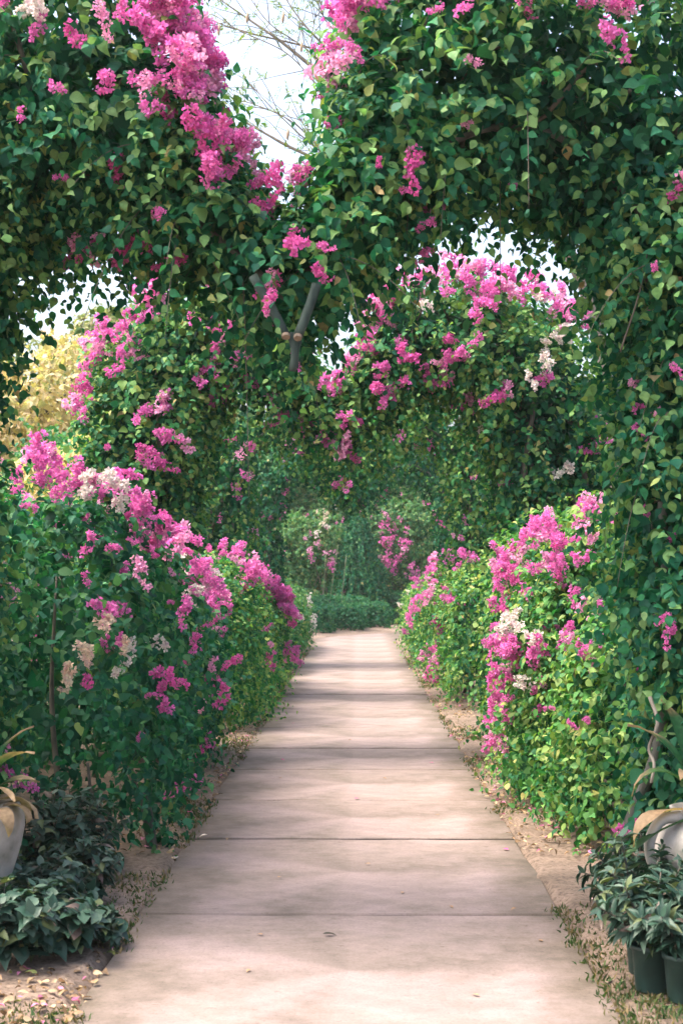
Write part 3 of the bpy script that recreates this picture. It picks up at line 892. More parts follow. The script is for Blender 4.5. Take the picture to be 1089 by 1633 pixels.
# ================================================================== BUSHES BESIDE THE PATH
L1_SPOTS = [(88, 752, 26, 7), (70, 772, 14, 4), (110, 762, 14, 3), (80, 740, 16, 3), (238, 795, 18, 5), (262, 812, 22, 7), (248, 832, 20, 5), (285, 852, 22, 8), (300, 875, 20, 7), (322, 898, 20, 7),
            (345, 922, 20, 7), (357, 948, 15, 5), (335, 938, 16, 4), (150, 855, 10, 2), (185, 880, 10, 2), (120, 908, 10, 2), (70, 925, 10, 2), (48, 822, 7, 1), (190, 930, 9, 2), (165, 998, 13, 3),
            (330, 1085, 16, 5), (343, 1115, 10, 2), (320, 1068, 9, 2), (232, 985, 5, 1), (75, 1018, 5, 1), (8, 965, 9, 2), (206, 1077, 6, 1), (236, 1120, 7, 1), (222, 1100, 5, 1), (287, 1190, 7, 1), (290, 1241, 7, 1),
            (165, 795, 18, 5, 'white'), (182, 803, 10, 2, 'white'), (300, 915, 9, 2, 'white'), (318, 930, 9, 2, 'white'), (275, 950, 7, 1, 'white'), (368, 940, 6, 1, 'white'), (135, 1045, 11, 3, 'cream'), (140, 1058, 8, 2, 'cream'),
            (193, 1050, 7, 2, 'white'), (232, 1042, 7, 1, 'white'), (285, 972, 6, 1, 'white'), (365, 972, 8, 2), (215, 850, 10, 2), (175, 800, 20, 3), (308, 1165, 6, 1), (120, 690, 10, 2), (72, 700, 8, 1)]
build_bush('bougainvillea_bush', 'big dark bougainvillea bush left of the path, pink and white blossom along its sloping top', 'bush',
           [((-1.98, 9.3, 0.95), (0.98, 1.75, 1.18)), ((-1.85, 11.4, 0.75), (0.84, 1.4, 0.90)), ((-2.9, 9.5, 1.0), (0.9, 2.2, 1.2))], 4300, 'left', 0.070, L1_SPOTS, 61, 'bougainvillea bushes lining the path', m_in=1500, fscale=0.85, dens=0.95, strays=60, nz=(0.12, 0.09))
L2_SPOTS = [(398, 893, 14, 5), (420, 905, 14, 5), (435, 920, 14, 6), (450, 938, 13, 6), (460, 960, 10, 5), (450, 1038, 9, 4), (470, 985, 7, 3), (380, 850, 8, 2), (412, 990, 5, 1), (445, 900, 10, 3), (410, 1050, 5, 1), (430, 960, 8, 1), (465, 940, 8, 3), (490, 965, 5, 1, 'white')]
build_bush('bougainvillea_bush', 'bougainvillea bush behind the second arch on the left, pink blossom along its top', 'bush',
           [((-1.85, 16.3, 0.8), (0.87, 2.1, 1.06)), ((-1.78, 20.0, 0.7), (0.74, 2.2, 0.86))], 3400, 'mid', 0.072, L2_SPOTS, 71, 'bougainvillea bushes lining the path', lod=1, singles=0, m_in=500, fscale=1.1)
build_bush('bougainvillea_bush', 'low shaded bush at the far left end of the path, few white blossoms', 'bush',
           [((-1.75, 25.0, 0.6), (0.65, 2.5, 0.72)), ((-1.8, 30.5, 0.6), (0.7, 3.2, 0.8))], 2400, 'far', 0.085, [(500, 985, 5, 2, 'white'), (508, 965, 5, 1, 'white'), (495, 1000, 5, 1, 'white'), (515, 950, 5, 2, 'white')], 76, 'bougainvillea bushes lining the path', lod=1, singles=0, m_in=300, fscale=1.2, far=True)
R1_SPOTS = [(865, 850, 22, 8), (888, 855, 16, 5), (830, 870, 10, 3), (938, 820, 10, 4), (945, 845, 10, 4), (934, 798, 7, 2), (812, 905, 14, 5), (845, 908, 20, 7), (885, 915, 16, 4), (800, 940, 13, 4), (840, 938, 15, 4),
            (930, 925, 10, 4), (915, 900, 10, 2), (800, 978, 10, 3), (792, 1060, 16, 6), (828, 1045, 20, 6), (775, 1090, 10, 4), (800, 1110, 18, 7), (790, 1145, 15, 7), (850, 1030, 12, 4), (780, 1040, 9, 3), (915, 1020, 9, 3),
            (870, 1045, 10, 3), (820, 1080, 12, 3), (855, 998, 16, 5, 'white'), (838, 995, 8, 2, 'white'), (885, 1025, 9, 3, 'white'), (876, 1092, 7, 2, 'white'), (900, 890, 10, 2), (780, 1005, 8, 2), (860, 880, 16, 4), (925, 985, 8, 2), (765, 1120, 8, 2), (935, 870, 10, 2)]
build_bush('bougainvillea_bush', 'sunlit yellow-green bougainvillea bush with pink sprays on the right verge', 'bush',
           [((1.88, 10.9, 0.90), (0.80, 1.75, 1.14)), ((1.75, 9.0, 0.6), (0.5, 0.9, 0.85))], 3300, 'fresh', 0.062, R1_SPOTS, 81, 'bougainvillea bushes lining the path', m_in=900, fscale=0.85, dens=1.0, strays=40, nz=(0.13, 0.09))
R2_SPOTS = [(720, 880, 15, 6), (692, 908, 13, 5), (676, 930, 11, 5), (690, 952, 11, 4), (685, 970, 9, 3), (745, 972, 12, 5), (750, 990, 9, 3), (705, 1045, 12, 5), (700, 1070, 9, 3), (668, 985, 7, 2), (705, 925, 10, 2), (735, 880, 10, 3), (660, 1000, 6, 1), (715, 1000, 6, 1), (645, 955, 5, 2, 'white')]
build_bush('bougainvillea_bush', 'second flowering bush on the right, pale leaves and pink blossom where the path bends', 'bush',
           [((1.80, 18.2, 0.85), (0.84, 1.9, 1.06)), ((1.82, 22.0, 0.8), (0.86, 2.4, 1.05)), ((1.84, 26.8, 0.75), (0.90, 3.2, 0.95)), ((1.95, 32.5, 0.7), (0.95, 3.0, 0.85))], 4200, 'fresh', 0.072, R2_SPOTS, 91, 'bougainvillea bushes lining the path', lod=1, singles=0, m_in=500, fscale=1.1)

# ================================================================== END OF THE PATH
def hedge_at(name, label, mounds, pal, seed, m=1900, leaf=0.07):
    return build_bush(name, label, 'hedge', mounds, m, pal, leaf, [], seed, 'clipped hedges closing the end of the path', lod=1, singles=0, per=7, length=0.12, stems=4, fresh=(0.5, 1.1), p=4, m_in=300, nz=(0.07, 0.05))
hedge_at('clipped_hedge', 'low clipped hedge in front, bending with the path edge at its far end', [((-1.35, 39.9, .38), (.75, .8, .40)), ((-.45, 41.3, .40), (.75, .9, .40)), ((.3, 43.0, .40), (.7, .9, .40))], 'left', 101)
hedge_at('clipped_hedge', 'slightly taller clipped hedge just behind the front low hedge', [((-1.2, 42.4, .5), (.9, .8, .52)), ((-.4, 44.0, .5), (.9, .8, .52))], 'left', 103)
hedge_at('clipped_hedge', 'dark hedge to the right of the two low clipped hedges', [((1.7, 46.0, 0.5), (1.2, 0.7, 0.6))], 'dark', 105)
FAR_PINK = [(612, 832, 6, 2), (625, 842, 6, 2), (615, 862, 9, 4), (620, 885, 10, 4), (636, 900, 10, 4), (650, 866, 8, 2), (640, 880, 9, 2), (620, 905, 8, 2), (655, 905, 7, 2), (645, 845, 7, 1)]
build_bush('bougainvillea_bush', 'far bougainvillea climber hanging full of deep pink blossom beyond the bend', 'bush',
           [((1.35, 47.5, 2.2), (1.5, 1.0, 2.2))], 1600, 'far', 0.12, FAR_PINK, 111, None, lod=1, singles=0, fscale=2.0, far=True, fresh=(2, 4.5))
build_bush('bougainvillea_bush', 'far pale shrub with a few pink and white flowers left of the dark weeping tree', 'bush',
           [((-1.6, 46.5, 1.7), (1.6, 1.1, 1.9))], 1600, 'far', 0.11, [(505, 862, 7, 3, 'pale'), (522, 888, 6, 3), (510, 850, 5, 2, 'white'), (520, 828, 5, 2, 'cream'), (495, 890, 5, 1), (528, 905, 6, 1)], 113, None, lod=1, singles=0, fscale=1.8, far=True, fresh=(2, 3.5))

# dark weeping tree right behind the hedges
def weeping_tree(x, Y, h):
    base = np.array([x, Y, 0.0])
    root = empty('weeping_tree', base, 'dark narrow weeping tree standing behind the clipped hedges', 'tree')
    tube('trunk', [(x, Y, 0), (x + .05, Y, h * .5), (x, Y, h)], .07, .03, M_bark, root, base, 10, 7, .08, 3)
    m = 420
    r_ = np.random.default_rng(5)
    zt = h * r_.uniform(0.35, 1.0, m); th = r_.uniform(0, 6.28, m)
    rr = 1.15 * (1.05 - zt / h) ** 0.5 * r_.uniform(.4, 1.3, m)
    B = Leaves()
    for j in range(24):
        t = (j + .5) / 24
        pos = np.column_stack([x + np.cos(th) * rr * (0.6 + 0.5 * t), Y + np.sin(th) * rr * (0.6 + .5 * t), np.maximum(zt - t * r_.uniform(.6, 1.4, m), .15)])
        d = r_.normal(size=(m, 3)) * .7 + [0, 0, -1]
        n = np.column_stack([np.cos(th), np.sin(th), np.full(m, .4)]) + r_.normal(size=(m, 3)) * .4
        c, k = pick_colour('left', m)
        B.add(pos, d, n, r_.uniform(.07, .13, m), np.full(m, .7), c * 1.2, k)
    register(root, base, B.join(), 'dark', M_leaf, 1, 0)
weeping_tree(0.05, 45.6, 3.7)

# thin stakes
for k, (x0, y0, x1, y1, yy) in enumerate([(527, 952, 539, 868, 42.6), (516, 945, 520, 875, 42.8), (546, 945, 552, 885, 42.9)]):
    p0, p1 = W(x0, y0, yy), W(x1, y1, yy)
    p0[2] = 0
    p0[0] = p1[0] - (p1[0] - W(x0, y0, yy)[0]) * (p1[2]) / max(p1[2] - W(x0, y0, yy)[2], .1)
    base = p0.copy()
    o = tube('garden_stake', [p0, (p0 + p1) / 2, p1], .013, .009, M_stake, None, base, 6, 6, .03, k)
    o.location = base
    tag(o, ['tallest pale stake leaning beside the dark weeping tree', 'thin leaning stake left of the tallest stake by the hedges', 'short leaning stake nearest the dark weeping tree'][k], 'stake', 'garden stakes behind the low hedge')

# ================================================================== TREES AROUND
def tree(name, label, x, Y, h, crown_r, crown_h, pal, seed, m=900, leaf=0.16, trunk_r=0.09, group='trees around the garden', zc=None, per=8, length=0.5, lean=0.0, spots=None, wr=1.0, spread=0.9):
    base = np.array([x, Y, 0.0])
    root = empty(name, base, label, 'tree', group)
    r_ = np.random.default_rng(seed)
    zc = zc or h - crown_h
    top = np.array([x + lean, Y, zc])
    tr = tube('trunk', [(x, Y, -0.05), (x + lean * .3 + r_.uniform(-.1, .1), Y, zc * .5), top], trunk_r, trunk_r * .55, M_bark, root, base, 12, 8, .1, seed)
    J = Joined()
    blobs = []
    for q in range(9):
        th = q * 2.4 + r_.uniform(-.4, .4); rr = crown_r * r_.uniform(.25, .75); zz = zc + crown_h * r_.uniform(-.75, .75)
        c = np.array([x + lean + math.cos(th) * rr, Y + math.sin(th) * rr, zz])
        blobs.append((c, crown_r * r_.uniform(.35, .58)))
        V, F = tube_data(smooth_path([top + [0, 0, -crown_h * .5 * r_.random()], 0.5 * (top + c) + r_.normal(0, .15, 3), c], 7) - base, np.linspace(trunk_r * .5, .012, 7), 6)
        J.add([tuple(v) for v in V], F)
    J.build('limbs', M_bark, root)
    Ps = []; Ns = []
    for c, r in blobs:
        u = unit(r_.normal(size=(m // 9, 3)))
        k = r_.uniform(.55, 1.0, (m // 9, 1)) ** .6
        Ps.append(c + u * r * k * np.array([1, 1, .8])); Ns.append(u)
    P = np.concatenate(Ps); Nn = np.concatenate(Ns)
    ok = P[:, 2] > 0.3
    P, Nn = P[ok], Nn[ok]
    B = sprigs(P, Nn, pal, leaf, per, length, droop=.5, spread=spread, wr=wr)
    register(root, base, B, pal, M_leaf, 1, 0)
    return root, P, Nn

# left side, seen between the first and second arch
tree('golden_tree', 'golden yellow leaved tree glowing behind the left side of the second arch', -6.1, 26.5, 6.6, 2.3, 1.9, 'gold', 201, 1500, .15, .09, zc=4.7)
tree('golden_tree', 'small golden shrubby tree low beside the left flank of the second arch', -3.5, 17.2, 3.3, 0.95, 1.0, 'gold', 203, 600, .10, .04, zc=2.3, length=.3)
tree('olive_tree', 'hazy olive tree rising behind the golden tree on the left', -5.4, 40.0, 9.6, 2.6, 2.8, 'olive', 205, 1400, .17, .12, zc=6.6)
tree('olive_tree', 'faded olive tree at the far left edge of the view', -10.5, 42.0, 8.5, 3.0, 2.8, 'olive', 207, 1300, .18, .12, zc=5.6)
build_bush('bougainvillea_bush', 'loose green shrub behind the dark left bush, next to the golden trees', 'bush', [((-3.7, 13.6, 1.0), (1.1, 2.2, 1.35))], 1500, 'mid', .09, [(95, 690, 14, 3), (70, 700, 10, 2), (120, 700, 10, 2)], 121, None, lod=1, singles=0, fresh=(.4, 1.6))
# behind and to the right
specs = [('dark_tree', 'dense dark tree beyond the bend, straight behind the weeping tree', 0.6, 51.0, 8.2, 3.0, 3.4, 'dark', 211),
         ('dark_tree', 'dense green tree beyond the hedges, left of the middle', -4.2, 50.0, 7.6, 2.8, 3.2, 'far', 213),
         ('dark_tree', 'dense green tree beyond the bend, right of the middle', 5.2, 49.0, 7.8, 2.9, 3.3, 'far', 215),
         ('dark_tree', 'broad green tree far back on the left', -8.8, 54.0, 7.6, 3.2, 3.2, 'far', 217),
         ('dark_tree', 'broad green tree far back on the right', 9.8, 54.0, 8.4, 3.2, 3.4, 'far', 219),
         ('dark_tree', 'green tree standing left of the fourth arch', -4.6, 30.5, 5.2, 1.9, 2.2, 'far', 221),
         ('dark_tree', 'green tree standing right of the fourth arch', 4.9, 31.0, 5.4, 2.0, 2.3, 'far', 223),
         ('dark_tree', 'leafy tree close behind the right leg of the second arch', 4.6, 20.0, 4.3, 1.6, 1.9, 'mid', 225),
         ('dark_tree', 'leafy tree beside the third arch on the left', -4.3, 22.0, 3.8, 1.5, 1.7, 'far', 227)]
for (nm, lb, x, Y, h, cr, ch, pal, sd) in specs:
    tree(nm, lb, x, Y, h, cr, ch, pal, sd, 1500 if Y > 45 else 1100, .22 if Y > 45 else .13, .12)
for k, (x, Y, hx, hz, pal) in enumerate([(-3.4, 49.5, 2.6, 3.0, 'far'), (3.9, 48.5, 2.2, 2.8, 'far'), (0.4, 49.0, 2.6, 3.4, 'far'), (-3.6, 35.5, 1.5, 1.5, 'far'), (4.1, 36.5, 1.6, 1.5, 'far'), (3.6, 14.8, 1.0, 1.35, 'mid')]):
    build_bush('garden_shrub', ['wide dark shrub beyond the hedges on the left', 'wide dark shrub beyond the bend on the right', 'wide dark shrub straight behind the weeping tree', 'rounded shrub left of the path near its far end', 'rounded shrub right of the path near its far end', 'green shrub behind the sunlit bush on the right'][k], 'shrub',
               [((x, Y, hz * .8), (hx, 1.2, hz))], 2200 if Y > 45 else 1500, pal, .13 if Y > 20 else .08, [], 131 + 3 * k, 'shrubs behind the arches', lod=1, singles=0, fresh=(1, 3))

# bare-branched tree whose thin limbs cross the gap of white sky
def bare_tree():
    x, Y = 3.05, 16.4
    base = np.array([x, Y, 0.0])
    root = empty('bare_tree', base, 'almost leafless tree with thin branches and dangling pods against the white sky', 'tree', 'trees around the garden')
    fork = W(760, 250, 16.0)
    tube('trunk', [(x, Y, -.05), (x - .1, Y, 2.5), (x - .5, Y - .1, 5.0), fork], .13, .06, M_greybranch, root, base, 18, 9, .06, 1)
    limbs = [([(760, 250), (640, 190), (520, 112), (445, 52), (385, 10), (300, -50)], .040, 16.0), ([(520, 112), (490, 68), (430, 25), (395, -20)], .012, 16.1),
             ([(640, 190), (540, 85), (480, 20), (440, -40)], .022, 15.9), ([(600, 150), (520, 75), (400, 40), (340, 20), (290, -10)], .016, 16.3),
             ([(760, 250), (620, 290), (478, 234), (420, 203), (370, 176), (300, 150)], .030, 16.2), ([(620, 290), (520, 240), (440, 170), (395, 120)], .013, 16.0),
             ([(520, 240), (465, 185), (400, 155), (370, 150)], .010, 15.8), ([(510, 130), (455, 72), (380, 35), (340, 10)], .009, 15.7),
             ([(560, 320), (500, 215), (465, 165)], .010, 15.9), ([(560, 60), (520, 20), (500, -30)], .012, 16.1), ([(500, 130), (495, 60), (505, 0)], .007, 15.9)]
    J = Joined(); r_ = np.random.default_rng(77)
    Pt = []
    for pts, r0, yy in limbs:
        ctrl = [W(a, b, yy + 0.12 * k) for k, (a, b) in enumerate(pts)]
        P = smooth_path(ctrl, 26)
        V, F = tube_data(P - base, np.linspace(r0, .005, 26), 6, .05, 2); J.add([tuple(v) for v in V], F)
        for q in range(9):
            i = int(r_.integers(4, 25)); p = P[i]
            d = unit(P[min(i + 1, 25)] - P[i - 1]); d = unit(d + r_.normal(0, .55, 3) + [0, 0, .1])
            L = r_.uniform(.25, .8)
            tw = [p, p + d * L * .5 + r_.normal(0, .02, 3), p + d * L + [0, 0, -.06]]
            tw = smooth_path(tw, 7)
            V, F = tube_data(tw - base, np.linspace(.006, .0025, 7), 4); J.add([tuple(v) for v in V], F)
            Pt.append(tw[3:]);
    J.build('branches', M_greybranch, root)
    Pt = np.concatenate(Pt)
    sel = Pt[r_.random(len(Pt)) < .7]
    m = len(sel); B = Leaves()
    ax = unit(r_.normal(size=(m, 3)) + [0, 0, -.3])
    sd = unit(np.cross(ax, r_.normal(size=(m, 3))))
    for j in range(9):                 # feathery compound leaves
        t = .03 + .018 * j
        for sgn in (-1, 1):
            c, k = pick_colour('olive', m)
            B.add(sel + ax * t, ax * .5 + sd * sgn + r_.normal(size=(m, 3)) * .15, r_.normal(size=(m, 3)) * .4 + [0, 0, 1], r_.uniform(.025, .042, m), np.full(m, .5), c * np.array([.9, 1.1, .7]), k)
    register(root, base, B.join(), 'olive', M_leaf, 1, 0)
    for k, (a, b) in enumerate([(346, 32), (450, 12), (504, 98), (458, 204), (480, 60), (392, 12)]):
        p = W(a, b, 15.9)
        V, F = tube_data([p + [0, 0, .06], p + [.005, 0, .02], p, p + [-.004, 0, -.05], p + [0, 0, -.08]], [.006, .016, .02, .016, .004], 6)
        link('seed_pod', poly_mesh('seed_pod', [np.asarray(v) - base for v in V], F, M_pod, True), root)
bare_tree()

# ================================================================== POSTS, URNS AND POTTED PLANTS
def post(name, p0, p1, r, mat, label, cat, group=None, seed=0, r1=None):
    p0 = np.asarray(p0, float).copy(); p1 = np.asarray(p1, float); p0[2] = 0.0
    base = p0.copy()
    o = tube(name, [p0 + [0, 0, -.05], (p0 + p1) / 2 + np.random.default_rng(seed).normal(0, .006, 3), p1], r, r1 or r * .9, mat, None, base, 10, 9, .05, seed)
    o.location = base
    return tag(o, label, cat, group)
post('wooden_post', W(247, 1352, 8.45), W(230, 1255, 8.45), .034, M_darkpost, 'short dark wooden post under the left bush at the path edge', 'post')
def lying(name, p0, p1, r, mat, label, cat, seed):
    base = np.asarray(p0, float).copy(); base[2] = 0
    o = tube(name, [p0, (np.asarray(p0) + np.asarray(p1)) / 2, p1], r, r * .8, mat, None, base, 8, 8, .06, seed)
    o.location = base
    return tag(o, label, cat)
p0 = W(122, 1470, 6.75); p0[2] = 0.02; p1 = W(182, 1352, 7.4)
lying('leaning_branch', p0, p1, .020, M_pole, 'pale broken branch leaning against the left bush stems', 'branch', 3)

def lathe(prof, sides=28, wob=0.0, seed=0, close=True):
    r_ = np.random.default_rng(seed)
    V = []; F = []
    for i, (r, z) in enumerate(prof):
        for k in range(sides):
            th = 2 * math.pi * k / sides
            rr = r * (1 + wob * math.sin(3 * th + i))
            V.append((rr * math.cos(th), rr * math.sin(th), z))
    for i in range(len(prof) - 1):
        for k in range(sides):
            k2 = (k + 1) % sides
            F.append((i * sides + k, i * sides + k2, (i + 1) * sides + k2, (i + 1) * sides + k))
    V.append((0, 0, prof[0][1])); c0 = len(V) - 1
    for k in range(sides): F.append(((k + 1) % sides, k, c0))
    return V, F

def blade_mesh(L, wd, colr, seed, curl=0.8, dry=0.35, mat=None, nseg=9, drycol=(.28, .20, .125)):
    """A long arching leaf blade: channel along the midrib, wavy margin, dried tip."""
    r_ = np.random.default_rng(seed)
    V = []; T = []; C = []
    ang = 0.0; p = np.array([0.0, 0, 0]); ph = r_.uniform(0, 6)
    for i in range(nseg + 1):
        t = i / nseg
        wv = wd * (math.sin(math.pi * min(t * .92 + .06, 1)) ** .75) * (1 if t < .999 else .05)
        up = np.array([0, -math.sin(ang), math.cos(ang)])
        wav = .10 * wd * math.sin(t * 9 + ph)
        e = wv * .5
        for sx, lift in ((-1, .32), (-.5, .10), (0, 0), (.5, .10), (1, .32)):
            V.append(p + np.array([sx * e, 0, 0]) + up * (lift * e + wav * sx))
            k = np.clip((t - (1 - dry)) / max(dry, .01) * 2 + r_.uniform(-.3, .3) + .35 * (abs(sx) > .9), 0, 1) if dry > 0 else 0
            C.append(np.array(colr) * (1 - k) * r_.uniform(.9, 1.1) + np.array(drycol) * k)
        p = p + np.array([0, math.cos(ang), math.sin(ang)]) * L / nseg
        ang -= curl / nseg * (.4 + 1.6 * t)
    for i in range(nseg):
        for k in range(4):
            a = i * 5 + k
            T += [[a, a + 1, a + 6], [a, a + 6, a + 5]]
    return tri_mesh('blade', np.array(V), np.array(T), np.array(C), mat or M_leaf)

def add_blade(name, root, base, at, az, el, L, wd, colr, seed, curl, dry, label=None, roll=0.0):
    o = link(name, blade_mesh(L, wd, colr, seed, curl, dry), root)
    o.location = np.asarray(at) - np.asarray(base)
    o.rotation_euler = (Matrix.Rotation(az, 3, 'Z') @ Matrix.Rotation(el, 3, 'X') @ Matrix.Rotation(roll, 3, 'Y')).to_euler()
    if label: o['label'] = label
    return o

GREEN1 = (.018, .075, .030); GREEN2 = (.038, .095, .034); TAN = (.17, .12, .08); TANL = (.26, .19, .135)
# left urn
ub = np.array([-1.66, 6.3, 0.0])
urn = empty('urn', ub, 'tall tapering white urn with dried leaves on its rim, at the left edge', 'urn')
prof = [(.085, 0), (.10, .015), (.095, .05), (.105, .12), (.135, .22), (.172, .33), (.200, .43), (.214, .51), (.213, .56), (.198, .60), (.192, .615), (.175, .612), (.165, .58), (.150, .54)]
V, F = lathe(prof, 32, .008)
link('vessel', poly_mesh('vessel', V, F, M_urn, True), urn)
V, F = lathe([(.158, .555), (.08, .565)], 20); V.append((0, 0, .57)); F += [(20 + k, 20 + (k + 1) % 20, len(V) - 1) for k in range(20)]
link('soil', poly_mesh('soil', V, F, M_soil), urn)
lp = empty('canna_plant', ub + [0, 0, .56], 'green strap leaved plant with brown dried tips growing in the tall white urn', 'plant')
lb = ub + [0, 0, .56]
for k, (az, el, L, wd, c, cu, dr) in enumerate([(-1.9, 1.2, .46, .085, GREEN2, 1.3, .35), (-1.3, 1.0, .34, .07, GREEN1, 1.5, .4), (-2.3, .85, .40, .07, GREEN2, 1.6, .55), (-.9, 1.35, .48, .07, GREEN1, 1.1, .3),
                                                (-1.55, .7, .34, .09, TAN, 2.1, .9), (.6, 1.1, .6, .09, GREEN1, 1.2, .2), (1.9, 1.15, .6, .09, GREEN1, 1.1, .2), (3.0, .9, .5, .08, GREEN2, 1.5, .4), (-2.9, 1.3, .66, .09, GREEN1, .8, .3), (-1.0, .55, .30, .10, TANL, 2.0, .9)]):
    add_blade('leaf', lp, lb, lb + [0.03 * math.cos(az), .03 * math.sin(az), 0], az - math.pi / 2 + math.pi / 2, el, L, wd, c, 400 + k, cu, dr)
add_blade('leaf', lp, lb, lb + [0.02, -.17, .06], math.pi * 0.93, -.75, .36, .105, GREEN2, 430, .8, .08, 'broad green leaf hanging down over the urn')
add_blade('leaf', lp, lb, lb + [0.10, -.13, .05], math.pi * 1.25, .1, .22, .07, TANL, 431, 2.0, .95, 'crumpled dry leaf draped over the rim')
add_blade('leaf', lp, lb, lb + [0.14, -.07, .05], math.pi * 1.45, .2, .17, .06, TAN, 432, 2.4, .95, 'crumpled dry leaf draped over the rim')
add_blade('leaf', lp, lb, lb + [-.02, -.15, .07], math.pi * 1.1, .25, .20, .07, TAN, 433, 2.2, .95, 'crumpled dry leaf draped over the rim')

# right urn: squat and round shouldered with one curved handle
rb = np.array([1.445, 6.15, 0.0])
urn2 = empty('urn', rb, 'round bellied white urn with a curved handle behind the potted plants on the right', 'urn')
prof = [(.10, 0), (.115, .02), (.11, .06), (.14, .14), (.19, .26), (.214, .38), (.208, .47), (.175, .545), (.13, .585), (.118, .605), (.128, .625), (.112, .63), (.10, .60)]
V, F = lathe(prof, 32, .012)
link('vessel', poly_mesh('vessel', V, F, M_urn, True), urn2)
tube('handle', [rb + [-.10, -.09, .60], rb + [-.185, -.10, .585], rb + [-.235, -.11, .50], rb + [-.225, -.11, .41], rb + [-.185, -.09, .36]], .024, .02, M_urn, urn2, rb, 18, 10, .03, 3)
rp = empty('canna_plant', rb + [0, 0, .6], 'strap leaved plant with curled pale tips growing in the round white urn', 'plant')
rl = rb + [0, 0, .6]
for k, (az, el, L, wd, c, cu, dr) in enumerate([(1.9, 1.15, .46, .06, GREEN2, 2.6, .3), (1.2, 1.3, .5, .07, GREEN1, 1.2, .3), (-.5, 1.2, .5, .08, GREEN1, 1.2, .2), (-1.6, 1.1, .5, .08, GREEN2, 1.4, .3), (2.7, 1.0, .45, .07, GREEN1, 1.5, .4), (.4, 1.35, .55, .08, GREEN1, .9, .2)]):
    add_blade('leaf', rp, rl, rl, az, el, L, wd, c, 450 + k, cu, dr)
add_blade('leaf', rp, rl, rl + [-.09, -.10, .03], 1.85, -.02, .30, .085, (.30, .20, .12), 470, 1.5, .7, 'drooping brown dried leaf over the shoulder')
add_blade('leaf', rp, rl, rl + [-.09, -.12, -.01], 1.75, -.35, .38, .05, GREEN2, 471, .7, .1, 'long narrow green leaf hanging to the left')

# nursery pots with dark shrubs
DARKPAL = ([(.018, .050, .034), (.032, .075, .050), (.062, .105, .075), (.10, .13, .055), (.15, .11, .09)], [.30, .36, .22, .08, .04])
PAL['pot'] = DARKPAL
def pot_plant(x, Y, label, top, spread, nst, seed, wide=1.0, leafL=.10, pr=.078, ph=.175, group='potted shrubs beside the path', zoff=0.012, pot=True):
    base = np.array([x, Y, zoff])
    root = empty('potted_plant' if pot else 'low_shrub', base, label, 'potted plant' if pot else 'shrub', group)
    if not pot: ph = 0.02
    if pot:
        prof = [(pr * .78, 0), (pr * .80, .004), (pr * .96, ph * .88), (pr * 1.0, ph * .885), (pr * 1.05, ph * .89), (pr * 1.06, ph * .985), (pr * 1.03, ph), (pr * .97, ph * .985), (pr * .93, ph * .82)]
        V, F = lathe(prof, 28)
        link('pot', poly_mesh('pot', V, F, M_pot, True), root)
        V, F = lathe([(pr * .95, ph * .86), (pr * .5, ph * .885)], 20); V.append((0, 0, ph * .89)); F += [(20 + k, 20 + (k + 1) % 20, len(V) - 1) for k in range(20)]
        link('soil', poly_mesh('soil', V, F, M_soil), root)
    r_ = np.random.default_rng(seed)
    B = Leaves()
    for q in range(nst):
        th = q * 2.4 + r_.uniform(-.4, .4); rr = spread * math.sqrt((q + .5) / nst)
        hz = top * r_.uniform(.72, 1.0) * (1 - .35 * (rr / spread) ** 2)
        p0 = base + [math.cos(th) * pr * .4, math.sin(th) * pr * .4, ph * .86]
        p2 = base + [math.cos(th) * rr, math.sin(th) * rr, hz]
        p1 = .5 * (p0 + p2) + [0, 0, .03]
        tube('stem', [p0, p1, p2], .005, .0025, M_bark, root, base, 9, 5, .05, seed + q)
        P = smooth_path([p0, p1, p2], 22)[4:]
        D = unit(np.gradient(P, axis=0))
        m = len(P)
        for sgn in (0, 1):
            ang = np.arange(m) * 1.57 + sgn * 3.14 + r_.uniform(-.4, .4, m)
            s0 = unit(np.cross(D, r_.normal(size=3))); s1 = np.cross(D, s0)
            out = s0 * np.cos(ang)[:, None] + s1 * np.sin(ang)[:, None]
            t = np.linspace(0, 1, m)
            d = out * .9 + D * .45 + np.array([0, 0, -.25]) + r_.normal(size=(m, 3)) * .18
            n = D * .7 + np.array([0, 0, .6]) + r_.normal(size=(m, 3)) * .25
            c, k = pick_colour('pot', m, .10 * (t - .5))
            B.add(P, d, n, leafL * r_.uniform(.6, 1.15, m) * (1.05 - .4 * t), np.full(m, wide) * r_.uniform(.85, 1.1, m), c, k)
    register(root, base, B.join(), 'pot', M_shade_leaf, 0, 300, 8)
    return root
def gx(px, py):                     # ground point seen at a photo pixel
    Y = CAM_H * FPX / (py - 918.0); return (px - 569.0) / FPX * Y, Y
x, Y = gx(1031, 1572); pot_plant(x, Y, 'middle dark nursery pot on the right holding a bushy grey-green shrub', .50, .23, 13, 501, .55)
x, Y = gx(1082, 1588); pot_plant(x, Y, 'nearest nursery pot at the lower right corner of the path, cut by the view edge', .44, .20, 12, 502, .6)
x, Y = gx(1020, 1545); pot_plant(x - .0, Y, 'nursery pot peeping out behind the left side of the middle pot', .56, .27, 13, 503, .55)
x, Y = gx(1080, 1535); pot_plant(x, Y, 'nursery pot in the second row in front of the round white urn', .54, .24, 13, 504, .6)
x, Y = gx(1000, 1490); pot_plant(x, Y, 'hindmost nursery pot of the right group, below the leaning vine trunk', .52, .24, 11, 505, .55)
